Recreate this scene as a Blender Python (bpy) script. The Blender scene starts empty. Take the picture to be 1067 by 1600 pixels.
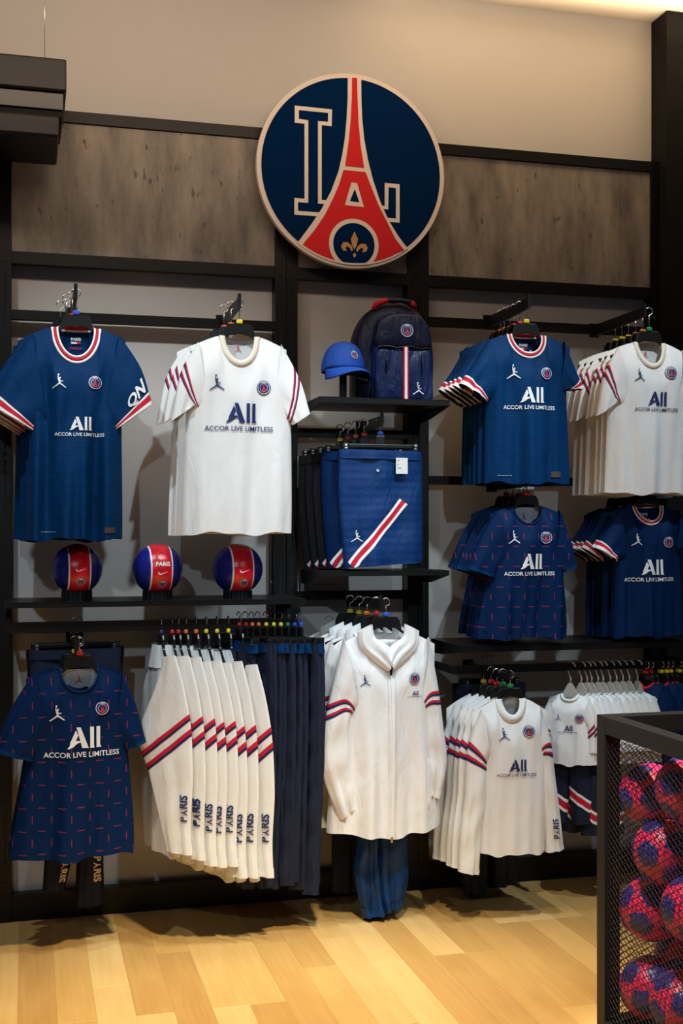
import bpy, bmesh, math, random
from mathutils import Vector, Matrix
from mathutils.geometry import tessellate_polygon
random.seed(7)
scene = bpy.context.scene
COL = scene.collection

# ------------------------------------------------------------------ camera
F, H, D, YAW, HOR = 1878.0, 1.65, 5.30, math.radians(14.7), 835.0
CA, SA = math.cos(YAW), math.sin(YAW)
cam_d = bpy.data.cameras.new('camera'); cam = bpy.data.objects.new('camera', cam_d); COL.objects.link(cam)
cam_d.sensor_width = 36; cam_d.lens = F/1600*36; cam_d.shift_y = (HOR-800)/1600
cam.location = (0, -D, H); cam.rotation_euler = (math.pi/2, 0, -YAW)
cam_d.clip_start = .05
scene.camera = cam

# ------------------------------------------------------------------ light
world = bpy.data.worlds.new('world'); scene.world = world; world.use_nodes = True
wb = world.node_tree.nodes['Background']; wb.inputs[0].default_value = (.62, .74, 1, 1); wb.inputs[1].default_value = .045
vs = scene.view_settings
vs.view_transform = 'Standard'; vs.look = 'None'; vs.gamma = 1; vs.exposure = 0.0; vs.use_curve_mapping = False

def spot(name, loc, target, power, size_deg, color, blend=.6, radius=.04):
    d = bpy.data.lights.new(name, 'SPOT'); o = bpy.data.objects.new(name, d); COL.objects.link(o)
    d.energy = power; d.spot_size = math.radians(size_deg); d.spot_blend = blend; d.color = color; d.shadow_soft_size = radius
    o.location = loc
    o.rotation_euler = (Vector(target)-Vector(loc)).to_track_quat('-Z', 'Y').to_euler()
    return o
COOL = (.78, .92, 1.0); WARM = (1, .86, .58)
spot('track_and_fill_spot', (-.7, -1.9, 4.1), (.6, -.3, 1.6), 135, 50, COOL)
spot('track_and_fill_spot', (.95, -2.0, 4.1), (.5, -.3, 1.2), 165, 48, COOL)
spot('track_and_fill_spot', (1.75, -1.9, 4.1), (1.5, -.3, 1.0), 190, 44, COOL)
spot('track_and_fill_spot', (2.75, -2.0, 4.1), (2.3, -.3, 1.25), 175, 48, COOL)
spot('track_and_fill_spot', (-.5, -4.2, 3.1), (.7, -.1, 1.2), 85, 36, COOL, .8)  # low frontal fill, added so light reaches the balls under the hems
spot('track_and_fill_spot', (1.9, -4.2, 3.1), (1.9, -.1, 1.2), 85, 36, COOL, .8)  # second added frontal fill, for the right side
spot('track_and_fill_spot', (.9, -2.9, 4.1), (.8, -2.15, 0), 1250, 60, WARM, .9, .1)
spot('track_and_fill_spot', (.5, -3.1, 4.0), (1.85, -2.35, .9), 900, 20, (1, .93, .95))
def area(name, loc, rot, sx, sy, power, color, spread=math.pi):
    d = bpy.data.lights.new(name, 'AREA'); o = bpy.data.objects.new(name, d); COL.objects.link(o)
    d.shape = 'RECTANGLE'; d.size = sx; d.size_y = sy; d.spread = spread; d.energy = power; d.color = color; o.location = loc; o.rotation_euler = rot
    return o
area('cove_light', (.4, -1.4, 3.7), (math.radians(104), 0, 0), 2.4, .2, 18, (1, .77, .56))
area('ceiling_fill', (2.6, -.36, 4.0), (math.radians(180), 0, 0), 2.2, .5, 22, (1, .76, .5), math.radians(130))  # unseen lamp added to brighten the ceiling edge at the right

# ------------------------------------------------------------------ pixel -> place helpers
def P(px, py, Y):
    u = (px-533.5)/F; v = (HOR-py)/F
    t = (Y+D)/(CA-u*SA)
    return Vector((t*(SA+u*CA), Y, H+t*v))
def K(px, Y):
    u = (px-533.5)/F
    return F*(CA-u*SA)/(Y+D)

# ------------------------------------------------------------------ materials
def srgb(r, g, b):
    f = lambda c: (c/255/12.92 if c/255 <= .04045 else ((c/255+.055)/1.055)**2.4)
    return (f(r), f(g), f(b), 1)
class NT:
    def __init__(s, m): s.t = m.node_tree; s.n = s.t.nodes; s.l = s.t.links
    def new(s, typ, **kw):
        n = s.n.new(typ)
        for k, v in kw.items(): setattr(n, k, v)
        return n
    def link(s, a, b): s.l.new(a, b)
    def math(s, op, a, b=None, c=None):
        n = s.new('ShaderNodeMath', operation=op)
        for i, x in enumerate((a, b, c)):
            if x is None: continue
            if hasattr(x, 'type') and hasattr(x, 'links'): s.link(x, n.inputs[i])
            else: n.inputs[i].default_value = x
        return n.outputs[0]
MATS = {}
def base_mat(name, color, rough=.6, metallic=0, noise=0.0, nscale=8, bump=0.0, bscale=60, spec=.5, sheen=0, emit=0):
    if name in MATS: return MATS[name]
    m = bpy.data.materials.new(name); m.use_nodes = True; t = NT(m)
    b = t.n['Principled BSDF']
    b.inputs['Base Color'].default_value = color; b.inputs['Roughness'].default_value = rough
    b.inputs['Metallic'].default_value = metallic; b.inputs['Specular IOR Level'].default_value = spec
    if sheen: b.inputs['Sheen Weight'].default_value = sheen; b.inputs['Sheen Roughness'].default_value = .4
    tc = t.new('ShaderNodeTexCoord')
    if noise:
        nz = t.new('ShaderNodeTexNoise'); nz.inputs['Scale'].default_value = nscale; nz.inputs['Detail'].default_value = 4
        t.link(tc.outputs['Object'], nz.inputs['Vector'])
        mx = t.new('ShaderNodeMix', data_type='RGBA'); t.link(nz.outputs['Fac'], mx.inputs[0])
        mx.inputs[6].default_value = tuple(c*(1-noise) for c in color[:3])+(1,)
        mx.inputs[7].default_value = tuple(min(1, c*(1+noise)) for c in color[:3])+(1,)
        t.link(mx.outputs[2], b.inputs['Base Color'])
    if bump:
        nb = t.new('ShaderNodeTexNoise'); nb.inputs['Scale'].default_value = bscale; nb.inputs['Detail'].default_value = 3
        t.link(tc.outputs['Object'], nb.inputs['Vector'])
        bp = t.new('ShaderNodeBump'); bp.inputs['Strength'].default_value = bump; bp.inputs['Distance'].default_value = .004
        t.link(nb.outputs['Fac'], bp.inputs['Height']); t.link(bp.outputs[0], b.inputs['Normal'])
    MATS[name] = m
    return m
def fabric(name, color, rough=.75, rib=0, crease=.5, sheen=0, spec=.3, noise=.06, two=None, transl=0):
    """woven or knitted cloth: soft creases from stretched noise, an optional fine horizontal rib"""
    if name in MATS: return MATS[name]
    m = base_mat(name, color, rough, noise=noise, nscale=14, sheen=sheen, spec=spec); t = NT(m); b = t.n['Principled BSDF']
    tc = [n for n in t.n if n.type == 'TEX_COORD'][0]
    mp = t.new('ShaderNodeMapping'); mp.inputs['Scale'].default_value = (16, 16, 6); mp.inputs['Rotation'].default_value = (0, .35, 0)
    t.link(tc.outputs['Object'], mp.inputs[0])
    nz = t.new('ShaderNodeTexNoise'); nz.inputs['Scale'].default_value = 1; nz.inputs['Detail'].default_value = 3; nz.inputs['Distortion'].default_value = .6
    t.link(mp.outputs[0], nz.inputs['Vector'])
    h = t.math('MULTIPLY', nz.outputs['Fac'], 1.0)
    if rib:
        w = t.new('ShaderNodeTexWave', bands_direction='Z'); w.inputs['Scale'].default_value = rib; w.inputs['Distortion'].default_value = 1.5
        w.inputs['Detail Scale'].default_value = .5
        t.link(tc.outputs['Object'], w.inputs['Vector'])
        h = t.math('MULTIPLY_ADD', w.outputs['Fac'], .06, h)
    bp = t.new('ShaderNodeBump'); bp.inputs['Strength'].default_value = crease; bp.inputs['Distance'].default_value = .02
    t.link(h, bp.inputs['Height']); t.link(bp.outputs[0], b.inputs['Normal'])
    return m
NAVY = fabric('navy_jersey', srgb(2, 48, 92), .6, rib=38, crease=.4, spec=.08)
NAVY2 = fabric('dark_navy_jersey', srgb(4, 36, 78), .6, crease=.4, spec=.08)
INK = fabric('ink_trouser', srgb(22, 30, 52), .8, crease=.35)
BLACKF = fabric('black_cloth', srgb(17, 19, 26), .85, crease=.35)
BLUEP = fabric('blue_nylon', srgb(10, 54, 108), .5, crease=.9, spec=.25)
WHITE = fabric('white_jersey', srgb(230, 230, 229), .75, crease=.3, noise=.01)
WHITEN = fabric('white_nylon', srgb(230, 229, 228), .6, crease=.5, noise=.01)
CREAM = fabric('cream_collar', srgb(232, 222, 204), .8, crease=.2, noise=.02)
GREYL = fabric('grey_lining', srgb(190, 200, 210), .8, crease=.3)
RED = fabric('red_trim', srgb(196, 22, 52), .7, crease=.1)
TRIMW = fabric('white_trim', srgb(238, 236, 232), .7, crease=.1, noise=.01)
TRIMN = fabric('navy_trim', srgb(26, 36, 84), .7, crease=.1)
PW = base_mat('white_print', srgb(236, 238, 240), .5, noise=.02)
PN = base_mat('navy_print', srgb(24, 42, 98), .5, noise=.05)
PR = base_mat('red_print', srgb(214, 40, 56), .5, noise=.03)
PG = base_mat('grey_print', srgb(120, 128, 140), .6, noise=.03)
PBR = base_mat('bronze_patch', srgb(72, 62, 58), .5, noise=.1)
BLACK = base_mat('black_powder_coat', srgb(10, 10, 11), .42, spec=.3, noise=.1, bump=.08, bscale=400)
BLACKP = base_mat('black_plastic', srgb(14, 14, 15), .35, noise=.08)
DARK = base_mat('slot_shadow_black', srgb(6, 6, 6), .9, noise=.1)  # near-black that stands in for the shade inside slots
STEEL = base_mat('bright_wire', srgb(205, 205, 205), .25, 1.0, noise=.03)
GREYP = base_mat('grey_plastic', srgb(176, 170, 160), .4, noise=.04)
MARK = {c: base_mat(c+'_marker', srgb(*v), .4, noise=.05) for c, v in dict(yellow=(232, 208, 30), red=(200, 36, 30), orange=(226, 110, 40), blue=(30, 84, 205), green=(24, 128, 70), purple=(52, 48, 110)).items()}

def pattern_mat():
    m = fabric('patterned_navy_jersey', srgb(4, 34, 74), .6, crease=.4, spec=.08); t = NT(m); b = t.n['Principled BSDF']
    uv = t.new('ShaderNodeUVMap'); uv.uv_map = 'UVMap'; sp = t.new('ShaderNodeSeparateXYZ'); t.link(uv.outputs[0], sp.inputs[0])
    def dash(off, hx, hz):
        r = []
        for o, a, h in ((sp.outputs[0], .072, hx), (sp.outputs[1], .088, hz)):
            q = t.math('FRACT', t.math('ADD', t.math('DIVIDE', o, a), off))
            q = t.math('MULTIPLY', t.math('ABSOLUTE', t.math('SUBTRACT', q, .5)), a)
            r.append(t.math('LESS_THAN', q, h))
        return t.math('MULTIPLY', r[0], r[1])
    mask = t.math('MULTIPLY', t.math('MAXIMUM', dash(10.0, .0018, .0145), dash(10.5, .0145, .0018)), .38)
    old = b.inputs['Base Color'].links[0].from_socket
    mx = t.new('ShaderNodeMix', data_type='RGBA'); t.link(mask, mx.inputs[0]); t.link(old, mx.inputs[6])
    mx.inputs[7].default_value = srgb(200, 36, 66); t.link(mx.outputs[2], b.inputs['Base Color'])
    return m
PATT = pattern_mat()

def concrete_mat():
    m = base_mat('concrete_laminate', srgb(130, 122, 112), .55); t = NT(m); b = t.n['Principled BSDF']
    tc = [n for n in t.n if n.type == 'TEX_COORD'][0]
    mp = t.new('ShaderNodeMapping'); mp.inputs['Scale'].default_value = (9, 9, 2.2); t.link(tc.outputs['Object'], mp.inputs[0])
    n1 = t.new('ShaderNodeTexNoise'); n1.inputs['Scale'].default_value = 1; n1.inputs['Detail'].default_value = 7; n1.inputs['Roughness'].default_value = .65; t.link(mp.outputs[0], n1.inputs[0])
    r1 = t.new('ShaderNodeValToRGB'); t.link(n1.outputs['Fac'], r1.inputs[0])
    e = r1.color_ramp.elements; e[0].position = .3; e[0].color = srgb(84, 79, 76); e[1].position = .72; e[1].color = srgb(152, 144, 134)
    mp2 = t.new('ShaderNodeMapping'); mp2.inputs['Scale'].default_value = (40, 40, 16); t.link(tc.outputs['Object'], mp2.inputs[0])
    n2 = t.new('ShaderNodeTexNoise'); n2.inputs['Scale'].default_value = 1; n2.inputs['Detail'].default_value = 2; t.link(mp2.outputs[0], n2.inputs[0])
    r2 = t.new('ShaderNodeValToRGB'); t.link(n2.outputs['Fac'], r2.inputs[0]); e = r2.color_ramp.elements
    e[0].position = .26; e[0].color = (.25, .22, .2, 1); e[1].position = .34; e[1].color = (1, 1, 1, 1)
    mx = t.new('ShaderNodeMix', data_type='RGBA', blend_type='MULTIPLY'); mx.inputs[0].default_value = .8
    t.link(r1.outputs[0], mx.inputs[6]); t.link(r2.outputs[0], mx.inputs[7]); t.link(mx.outputs[2], b.inputs['Base Color'])
    return m
CONC = concrete_mat()
WALLM = base_mat('white_painted_wall', srgb(188, 186, 184), .8, noise=.02, bump=.05, bscale=300)
CEILM = base_mat('ceiling_paint', srgb(214, 204, 190), .85, noise=.02)
BLACKW = base_mat('black_painted_wall', srgb(9, 9, 10), .7, spec=.2, noise=.1)

def plank_mat():
    m = base_mat('oak_plank', srgb(196, 148, 92), .38); t = NT(m); b = t.n['Principled BSDF']
    tc = [n for n in t.n if n.type == 'TEX_COORD'][0]; oi = t.new('ShaderNodeObjectInfo')
    cb = t.new('ShaderNodeVectorMath', operation='ADD'); t.link(tc.outputs['Object'], cb.inputs[0])
    cv = t.new('ShaderNodeCombineXYZ'); t.link(t.math('MULTIPLY', oi.outputs['Random'], 37.0), cv.inputs[0]); t.link(cv.outputs[0], cb.inputs[1])
    mp = t.new('ShaderNodeMapping'); mp.inputs['Scale'].default_value = (60, 3, 1); t.link(cb.outputs[0], mp.inputs[0])
    n1 = t.new('ShaderNodeTexNoise'); n1.inputs['Scale'].default_value = 1; n1.inputs['Detail'].default_value = 6; t.link(mp.outputs[0], n1.inputs[0])
    mp2 = t.new('ShaderNodeMapping'); mp2.inputs['Scale'].default_value = (10, 2.5, 1); t.link(cb.outputs[0], mp2.inputs[0])
    n2 = t.new('ShaderNodeTexNoise'); n2.inputs['Scale'].default_value = 1; n2.inputs['Detail'].default_value = 3; t.link(mp2.outputs[0], n2.inputs[0])
    f = t.math('ADD', t.math('MULTIPLY', n1.outputs['Fac'], .35), t.math('MULTIPLY', n2.outputs['Fac'], .3))
    f = t.math('ADD', f, t.math('MULTIPLY', oi.outputs['Random'], .6))
    r = t.new('ShaderNodeValToRGB'); t.link(f, r.inputs[0]); e = r.color_ramp.elements
    e[0].position = .25; e[0].color = srgb(182, 136, 76); e[1].position = .95; e[1].color = srgb(228, 192, 130)
    x = e.new(.6); x.color = srgb(208, 164, 98)
    t.link(r.outputs[0], b.inputs['Base Color'])
    return m
OAK = plank_mat()

# ------------------------------------------------------------------ object helpers
def link(o, parent=None):
    COL.objects.link(o)
    if parent is not None: o.parent = parent
    return o
def mesh_obj(name, verts, faces, mats, parent=None, uvs=None, smooth=True, mi=None):
    me = bpy.data.meshes.new(name); me.from_pydata([tuple(v) for v in verts], [], faces)
    for m in (mats if isinstance(mats, (list, tuple)) else [mats]): me.materials.append(m)
    if uvs:
        ul = me.uv_layers.new(name='UVMap')
        for lp in me.loops: ul.data[lp.index].uv = uvs[lp.vertex_index]
    if smooth: me.polygons.foreach_set('use_smooth', [True]*len(me.polygons))
    if mi: me.polygons.foreach_set('material_index', mi)
    me.update()
    return link(bpy.data.objects.new(name, me), parent)
def bm_obj(name, bm, mat, parent=None, smooth=False, recalc=True):
    if recalc: bmesh.ops.recalc_face_normals(bm, faces=bm.faces)
    me = bpy.data.meshes.new(name); bm.to_mesh(me); bm.free()
    for m in (mat if isinstance(mat, (list, tuple)) else [mat]): me.materials.append(m)
    if smooth: me.polygons.foreach_set('use_smooth', [True]*len(me.polygons))
    return link(bpy.data.objects.new(name, me), parent)
def box_bm(bm, x0, x1, y0, y1, z0, z1, bevel=0):
    r = bmesh.ops.create_cube(bm, size=1)
    for v in r['verts']:
        v.co = Vector(((x0+x1)/2+v.co.x*(x1-x0), (y0+y1)/2+v.co.y*(y1-y0), (z0+z1)/2+v.co.z*(z1-z0)))
    if bevel:
        es = list({e for v in r['verts'] for e in v.link_edges})
        bmesh.ops.bevel(bm, geom=es, offset=bevel, segments=2, affect='EDGES', profile=.5)
def box(name, x0, x1, y0, y1, z0, z1, mat, parent=None, bevel=.002):
    bm = bmesh.new(); box_bm(bm, x0, x1, y0, y1, z0, z1, bevel); return bm_obj(name, bm, mat, parent)
def prism(bm, pts, y0, y1):
    """outline in xz, given thickness along y"""
    a = [bm.verts.new((x, y0, z)) for x, z in pts]; b = [bm.verts.new((x, y1, z)) for x, z in pts]
    bm.faces.new(a); bm.faces.new(b[::-1]); n = len(pts)
    for i in range(n): bm.faces.new((a[i], b[i], b[(i+1) % n], a[(i+1) % n]))
def tube(path, r, n=6):
    vs, fs = [], []; path = [Vector(p) for p in path]
    for i, p in enumerate(path):
        d = (path[min(i+1, len(path)-1)]-path[max(i-1, 0)]).normalized()
        a = d.orthogonal().normalized() if abs(d.y) > .9 else d.cross(Vector((0, 1, 0))).normalized()
        b = d.cross(a)
        for k in range(n):
            t = 2*math.pi*k/n; vs.append(p+a*math.cos(t)*r+b*math.sin(t)*r)
    for i in range(len(path)-1):
        for k in range(n):
            fs.append((i*n+k, i*n+(k+1) % n, (i+1)*n+(k+1) % n, (i+1)*n+k))
    fs.append(tuple(range(n))[::-1]); fs.append(tuple((len(path)-1)*n+k for k in range(n)))
    return vs, fs
def empty(name, loc, rz=0):
    o = bpy.data.objects.new(name, None); o.location = loc; o.rotation_euler = (0, 0, rz); o.empty_display_size = .05
    return link(o)
def tag(o, label, cat, group=None):
    o['label'] = label; o['category'] = cat
    if group: o['group'] = group
    return o
def struct(o): o['kind'] = 'structure'; return o
def stuff(o): o['kind'] = 'stuff'; return o
PRINTS = ('crest', 'chest_emblem', 'sponsor_lettering', 'sleeve_lettering', 'neck_label', 'hem_patch', 'hem_lettering')
def dup(root, loc, rz, label, group=None, skip=PRINTS):
    def cp(o, par):
        c = o.copy(); COL.objects.link(c); c.parent = par
        for ch in o.children:
            if ch.name.split('.')[0] not in skip: cp(ch, c)
        return c
    r = cp(root, None); r.location = loc; r.rotation_euler = (0, 0, rz); r['label'] = label
    if group: r['group'] = group
    return r
ORD = ['front', 'second', 'third', 'fourth', 'fifth', 'sixth', 'seventh', 'eighth', 'ninth', 'tenth', 'eleventh', 'twelfth']

# ------------------------------------------------------------------ flat print
_cache = {}
def refine(vs, fs, maxl):
    bm = bmesh.new(); bv = [bm.verts.new((v[0], v[1], 0)) for v in vs]
    for f in fs:
        try: bm.faces.new([bv[i] for i in f])
        except ValueError: pass
    bmesh.ops.remove_doubles(bm, verts=bm.verts, dist=1e-6)
    bmesh.ops.triangulate(bm, faces=bm.faces)
    for _ in range(5):
        es = [e for e in bm.edges if e.calc_length() > maxl]
        if not es: break
        bmesh.ops.subdivide_edges(bm, edges=es, cuts=1); bmesh.ops.triangulate(bm, faces=bm.faces)
    bm.verts.index_update()
    r = ([(v.co.x, v.co.y) for v in bm.verts], [[v.index for v in f.verts] for f in bm.faces]); bm.free()
    return r
def shape2d(polys, maxl=.012):
    vs, fs = [], []
    for poly in polys:
        loops = poly if isinstance(poly[0][0], (list, tuple)) else [poly]
        flat = [p for l in loops for p in l]
        tris = tessellate_polygon([[Vector((p[0], p[1], 0)) for p in l] for l in loops])
        o = len(vs); vs += flat; fs += [[o+i for i in t] for t in tris]
    return refine(vs, fs, maxl)
def text2d(s, size, bold=.0, maxl=.012, align='CENTER', space=1.0):
    key = (s, size, bold, maxl, align, space)
    if key in _cache: return _cache[key]
    c = bpy.data.curves.new('lettering', 'FONT'); c.body = s; c.size = size; c.offset = bold*size; c.align_x = align; c.align_y = 'CENTER'
    c.resolution_u = 3; c.space_character = space
    o = bpy.data.objects.new('lettering', c); COL.objects.link(o)
    me = bpy.data.meshes.new_from_object(o.evaluated_get(bpy.context.evaluated_depsgraph_get()))
    vs = [(v.co.x, v.co.y) for v in me.vertices]; fs = [list(p.vertices) for p in me.polygons]
    bpy.data.objects.remove(o); bpy.data.curves.remove(c); bpy.data.meshes.remove(me)
    _cache[key] = refine(vs, fs, maxl)
    return _cache[key]
def xf(sh, dx=0, dy=0, sc=1, rot=0):
    c, s = math.cos(rot), math.sin(rot)
    return ([(dx+sc*(x*c-y*s), dy+sc*(x*s+y*c)) for x, y in sh[0]], sh[1])
def add_print(parent, name, layers, mapf, off=.0048):
    """layers: (shape, material); mapf(a, b, offset) lays the flat shape on a surface"""
    vs, fs, mi, mats = [], [], [], []
    for k, (sh, m) in enumerate(layers):
        if m not in mats: mats.append(m)
        o = len(vs); vs += [mapf(a, b, off+k*.0006) for a, b in sh[0]]
        fs += [[o+i for i in f] for f in sh[1]]; mi += [mats.index(m)]*len(sh[1])
    return mesh_obj(name, vs, fs, mats, parent, mi=mi, smooth=False)
def circ(cx, cy, r, n=28): return [(cx+r*math.cos(2*math.pi*i/n), cy+r*math.sin(2*math.pi*i/n)) for i in range(n)]
def capsule(x0, y0, x1, y1, r0, r1, n=6):
    a = math.atan2(y1-y0, x1-x0); pts = []
    for i in range(n+1):
        t = a+math.pi/2+math.pi*i/n; pts.append((x0+r0*math.cos(t), y0+r0*math.sin(t)))
    for i in range(n+1):
        t = a-math.pi/2+math.pi*i/n; pts.append((x1+r1*math.cos(t), y1+r1*math.sin(t)))
    return pts
def jump_emblem(s):
    """leaping figure, s = height"""
    segs = [(.0, .18, .04, .02, .07, .06), (.04, .02, .06, -.12, .06, .05), (.05, -.12, -.2, -.3, .055, .04), (-.2, -.3, -.42, -.44, .04, .03),
            (.07, -.12, .26, -.26, .055, .04), (.26, -.26, .46, -.4, .04, .035), (-.02, .16, -.06, .32, .035, .03), (-.06, .32, -.03, .44, .03, .025),
            (.05, .12, .2, .0, .03, .025), (.2, .0, .28, .05, .025, .02)]
    polys = [capsule(*[v*s for v in g]) for g in segs]+[circ(.075*s, .27*s, .062*s, 12), circ(-.02*s, .5*s, .06*s, 12)]
    return shape2d(polys, .02)
def crest_layers(r):
    tower = [(-.05, .5), (.05, .5), (.08, .1), (.2, -.2), (.42, -.52), (.2, -.6), (.1, -.42), (0, -.36), (-.1, -.42), (-.2, -.6), (-.42, -.52), (-.2, -.2), (-.08, .1)]
    sc = lambda p: [(x*r, y*r) for x, y in p]
    ring = [circ(0, 0, r*.9), circ(0, 0, r*.83)]
    return [(shape2d([circ(0, 0, r)], max(.004, r*.3)), PN), (shape2d([ring], .008), PW), (shape2d([[circ(0, 0, r*.58), circ(0, 0, r*.54)]], .008), PW),
            (shape2d([sc(tower)], .008), PR), (xf(text2d('PARIS', .3, .02, 1), 0, r*.68, r*.95), PW)]
def sponsor_shape(w):
    """tall mark of an A with a curled leg and two bars, lettering line below; w = width of the lettering"""
    h = .235*w
    def q(p): return [(x*w, y*w) for x, y in p]
    A = [(-.075, .37), (-.02, .37), (.085, .0+.09), (.0, .09)]
    leg = [(-.085, .33), (-.052, .26), (-.085, .19), (-.03, .185), (-.015, .17), (-.07, .15), (-.12, .11), (-.175, .088), (-.2, .09), (-.165, .13), (-.16, .17), (-.135, .22)]
    l1 = [(.105, .37), (.155, .37), (.155, .12), (.165, .09), (.105, .09)]
    l2 = [(.19, .37), (.24, .37), (.24, .12), (.26, .09), (.19, .09)]
    sh = shape2d([q(A), q(leg), q(l1), q(l2)], .012)
    tx = text2d('ACCOR LIVE LIMITLESS', 1.0, .012, .12)
    xs = [v[0] for v in tx[0]]; sc = w/(max(xs)-min(xs))
    tx = xf(tx, -(max(xs)+min(xs))/2*sc, .0, sc)
    o = len(sh[0]); return (sh[0]+tx[0], sh[1]+[[i+o for i in f] for f in tx[1]])
def paris_shape(h):
    """wordmark of about height h per letter, centred, the A drawn as a small tower"""
    key = ('paris', h)
    if key in _cache: return _cache[key]
    p = xf(text2d('P', 1, .03, .5), -1.28, 0, 1); ris = xf(text2d('RIS', 1, .03, .5), .37, 0, 1)
    a = shape2d([[(-.66, .36), (-.6, .36), (-.56, .02), (-.34, -.36), (-.46, -.36), (-.63, -.1), (-.8, -.36), (-.92, -.36), (-.7, .02)]], .5)
    vs, fs = [], []
    for s in (p, a, ris):
        o = len(vs); vs += s[0]; fs += [[i+o for i in f] for f in s[1]]
    k = h/.72
    vs = [(x*k+.12*k, y*k) for x, y in vs]
    _cache[key] = refine(vs, fs, .02); return _cache[key]

# ------------------------------------------------------------------ cloth builders
def smooth(a, b, x):
    t = max(0, min(1, (x-a)/(b-a))); return t*t*(3-2*t)
def lerp(tab, v):
    for (a, x), (b, y) in zip(tab, tab[1:]):
        if v <= b: return x+(y-x)*smooth(a, b, v) if b > a else y
    return tab[-1][1]
class Tube:
    """a flattened cloth tube: chain of (outer_x, outer_y, inner_x, inner_y) in photo pixels from the neck point (y down), k px per metre"""
    def __init__(s, chain, k, y0=0, th=(.03, .03), fold=.004, seed=0, yend=None):
        s.c = [(a/k, -b/k, c/k, -d/k) for a, b, c, d in chain]
        mids = [Vector(((a+c)/2, (b+d)/2)) for a, b, c, d in s.c]
        L = [0]
        for a, b in zip(mids, mids[1:]): L.append(L[-1]+(b-a).length)
        s.len = L[-1]; s.t = [l/L[-1] for l in L]
        s.y0 = y0; s.y1 = y0 if yend is None else yend; s.th = th; s.fold = fold
        r = random.Random(seed); s.ph = [r.uniform(0, 6.28) for _ in range(6)]
    def ends(s, p):
        n = len(s.c)
        for i in range(n-1):
            if p <= s.t[i+1] or i == n-2: break
        h = s.t[i+1]-s.t[i]; f = (p-s.t[i])/h
        out = []
        for c in range(4):
            p1, p2 = s.c[i][c], s.c[i+1][c]
            m1 = (p2-s.c[i-1][c])/(s.t[i+1]-s.t[i-1])*h if i > 0 else p2-p1
            m2 = (s.c[i+2][c]-p1)/(s.t[i+2]-s.t[i])*h if i < n-2 else p2-p1
            f2, f3 = f*f, f*f*f
            out.append((2*f3-3*f2+1)*p1+(f3-2*f2+f)*m1+(-2*f3+3*f2)*p2+(f3-f2)*m2)
        return out
    def at(s, p, ang, off=0):
        a, b, c, d = s.ends(p); q = .5-.5*math.cos(ang)
        w = math.hypot(c-a, d-b)
        th = s.th[0]+(s.th[1]-s.th[0])*p+off; sn = math.sin(ang)
        y = s.y0+(s.y1-s.y0)*p - th*math.copysign(abs(sn)**.8, sn)
        fo = s.fold*(.3+p)*(math.sin(q*13+s.ph[0]+2*p)+.6*math.sin(q*21+s.ph[1]-3*p)+.7*math.sin(p*s.len*38+q*5+s.ph[2])*(1-p*.5))*abs(sn)
        y -= fo
        e = off/max(w, .01)
        q = q*(1+2*e)-e
        return Vector((a+(c-a)*q, y, b+(d-b)*q))
    def mesh(s, name, mat, parent, p0=0, p1=1, shear=0, off=0, n=28, rows=None, xform=None):
        rows = rows or max(3, int((p1-p0)*s.len/.014)+2)
        vs, uv, fs = [], [], []
        for j in range(rows+1):
            for i in range(n):
                ang = 2*math.pi*i/n; q = .5-.5*math.cos(ang)
                p = p0+(p1-p0)*j/rows+shear*(q-.5)
                v = s.at(min(1, max(0, p)), ang, off); vs.append(xform @ v if xform else v); uv.append((v.x+(0 if ang < math.pi else .03), v.z))
        for j in range(rows):
            for i in range(n):
                fs.append((j*n+i, (j+1)*n+i, (j+1)*n+(i+1) % n, j*n+(i+1) % n))
        return mesh_obj(name, vs, fs, mat, parent, uvs=uv)
    def mapf(s, p0, q0, width, xform=None):
        """print map: a runs across the tube, b runs up along it"""
        def f(a, b, off):
            p = p0-b/s.len; q = min(.97, max(.03, q0+a/width)); ang = math.acos(1-2*q)
            v = s.at(min(1, max(0, p)), ang, off); return xform @ v if xform else v
        return f
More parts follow.
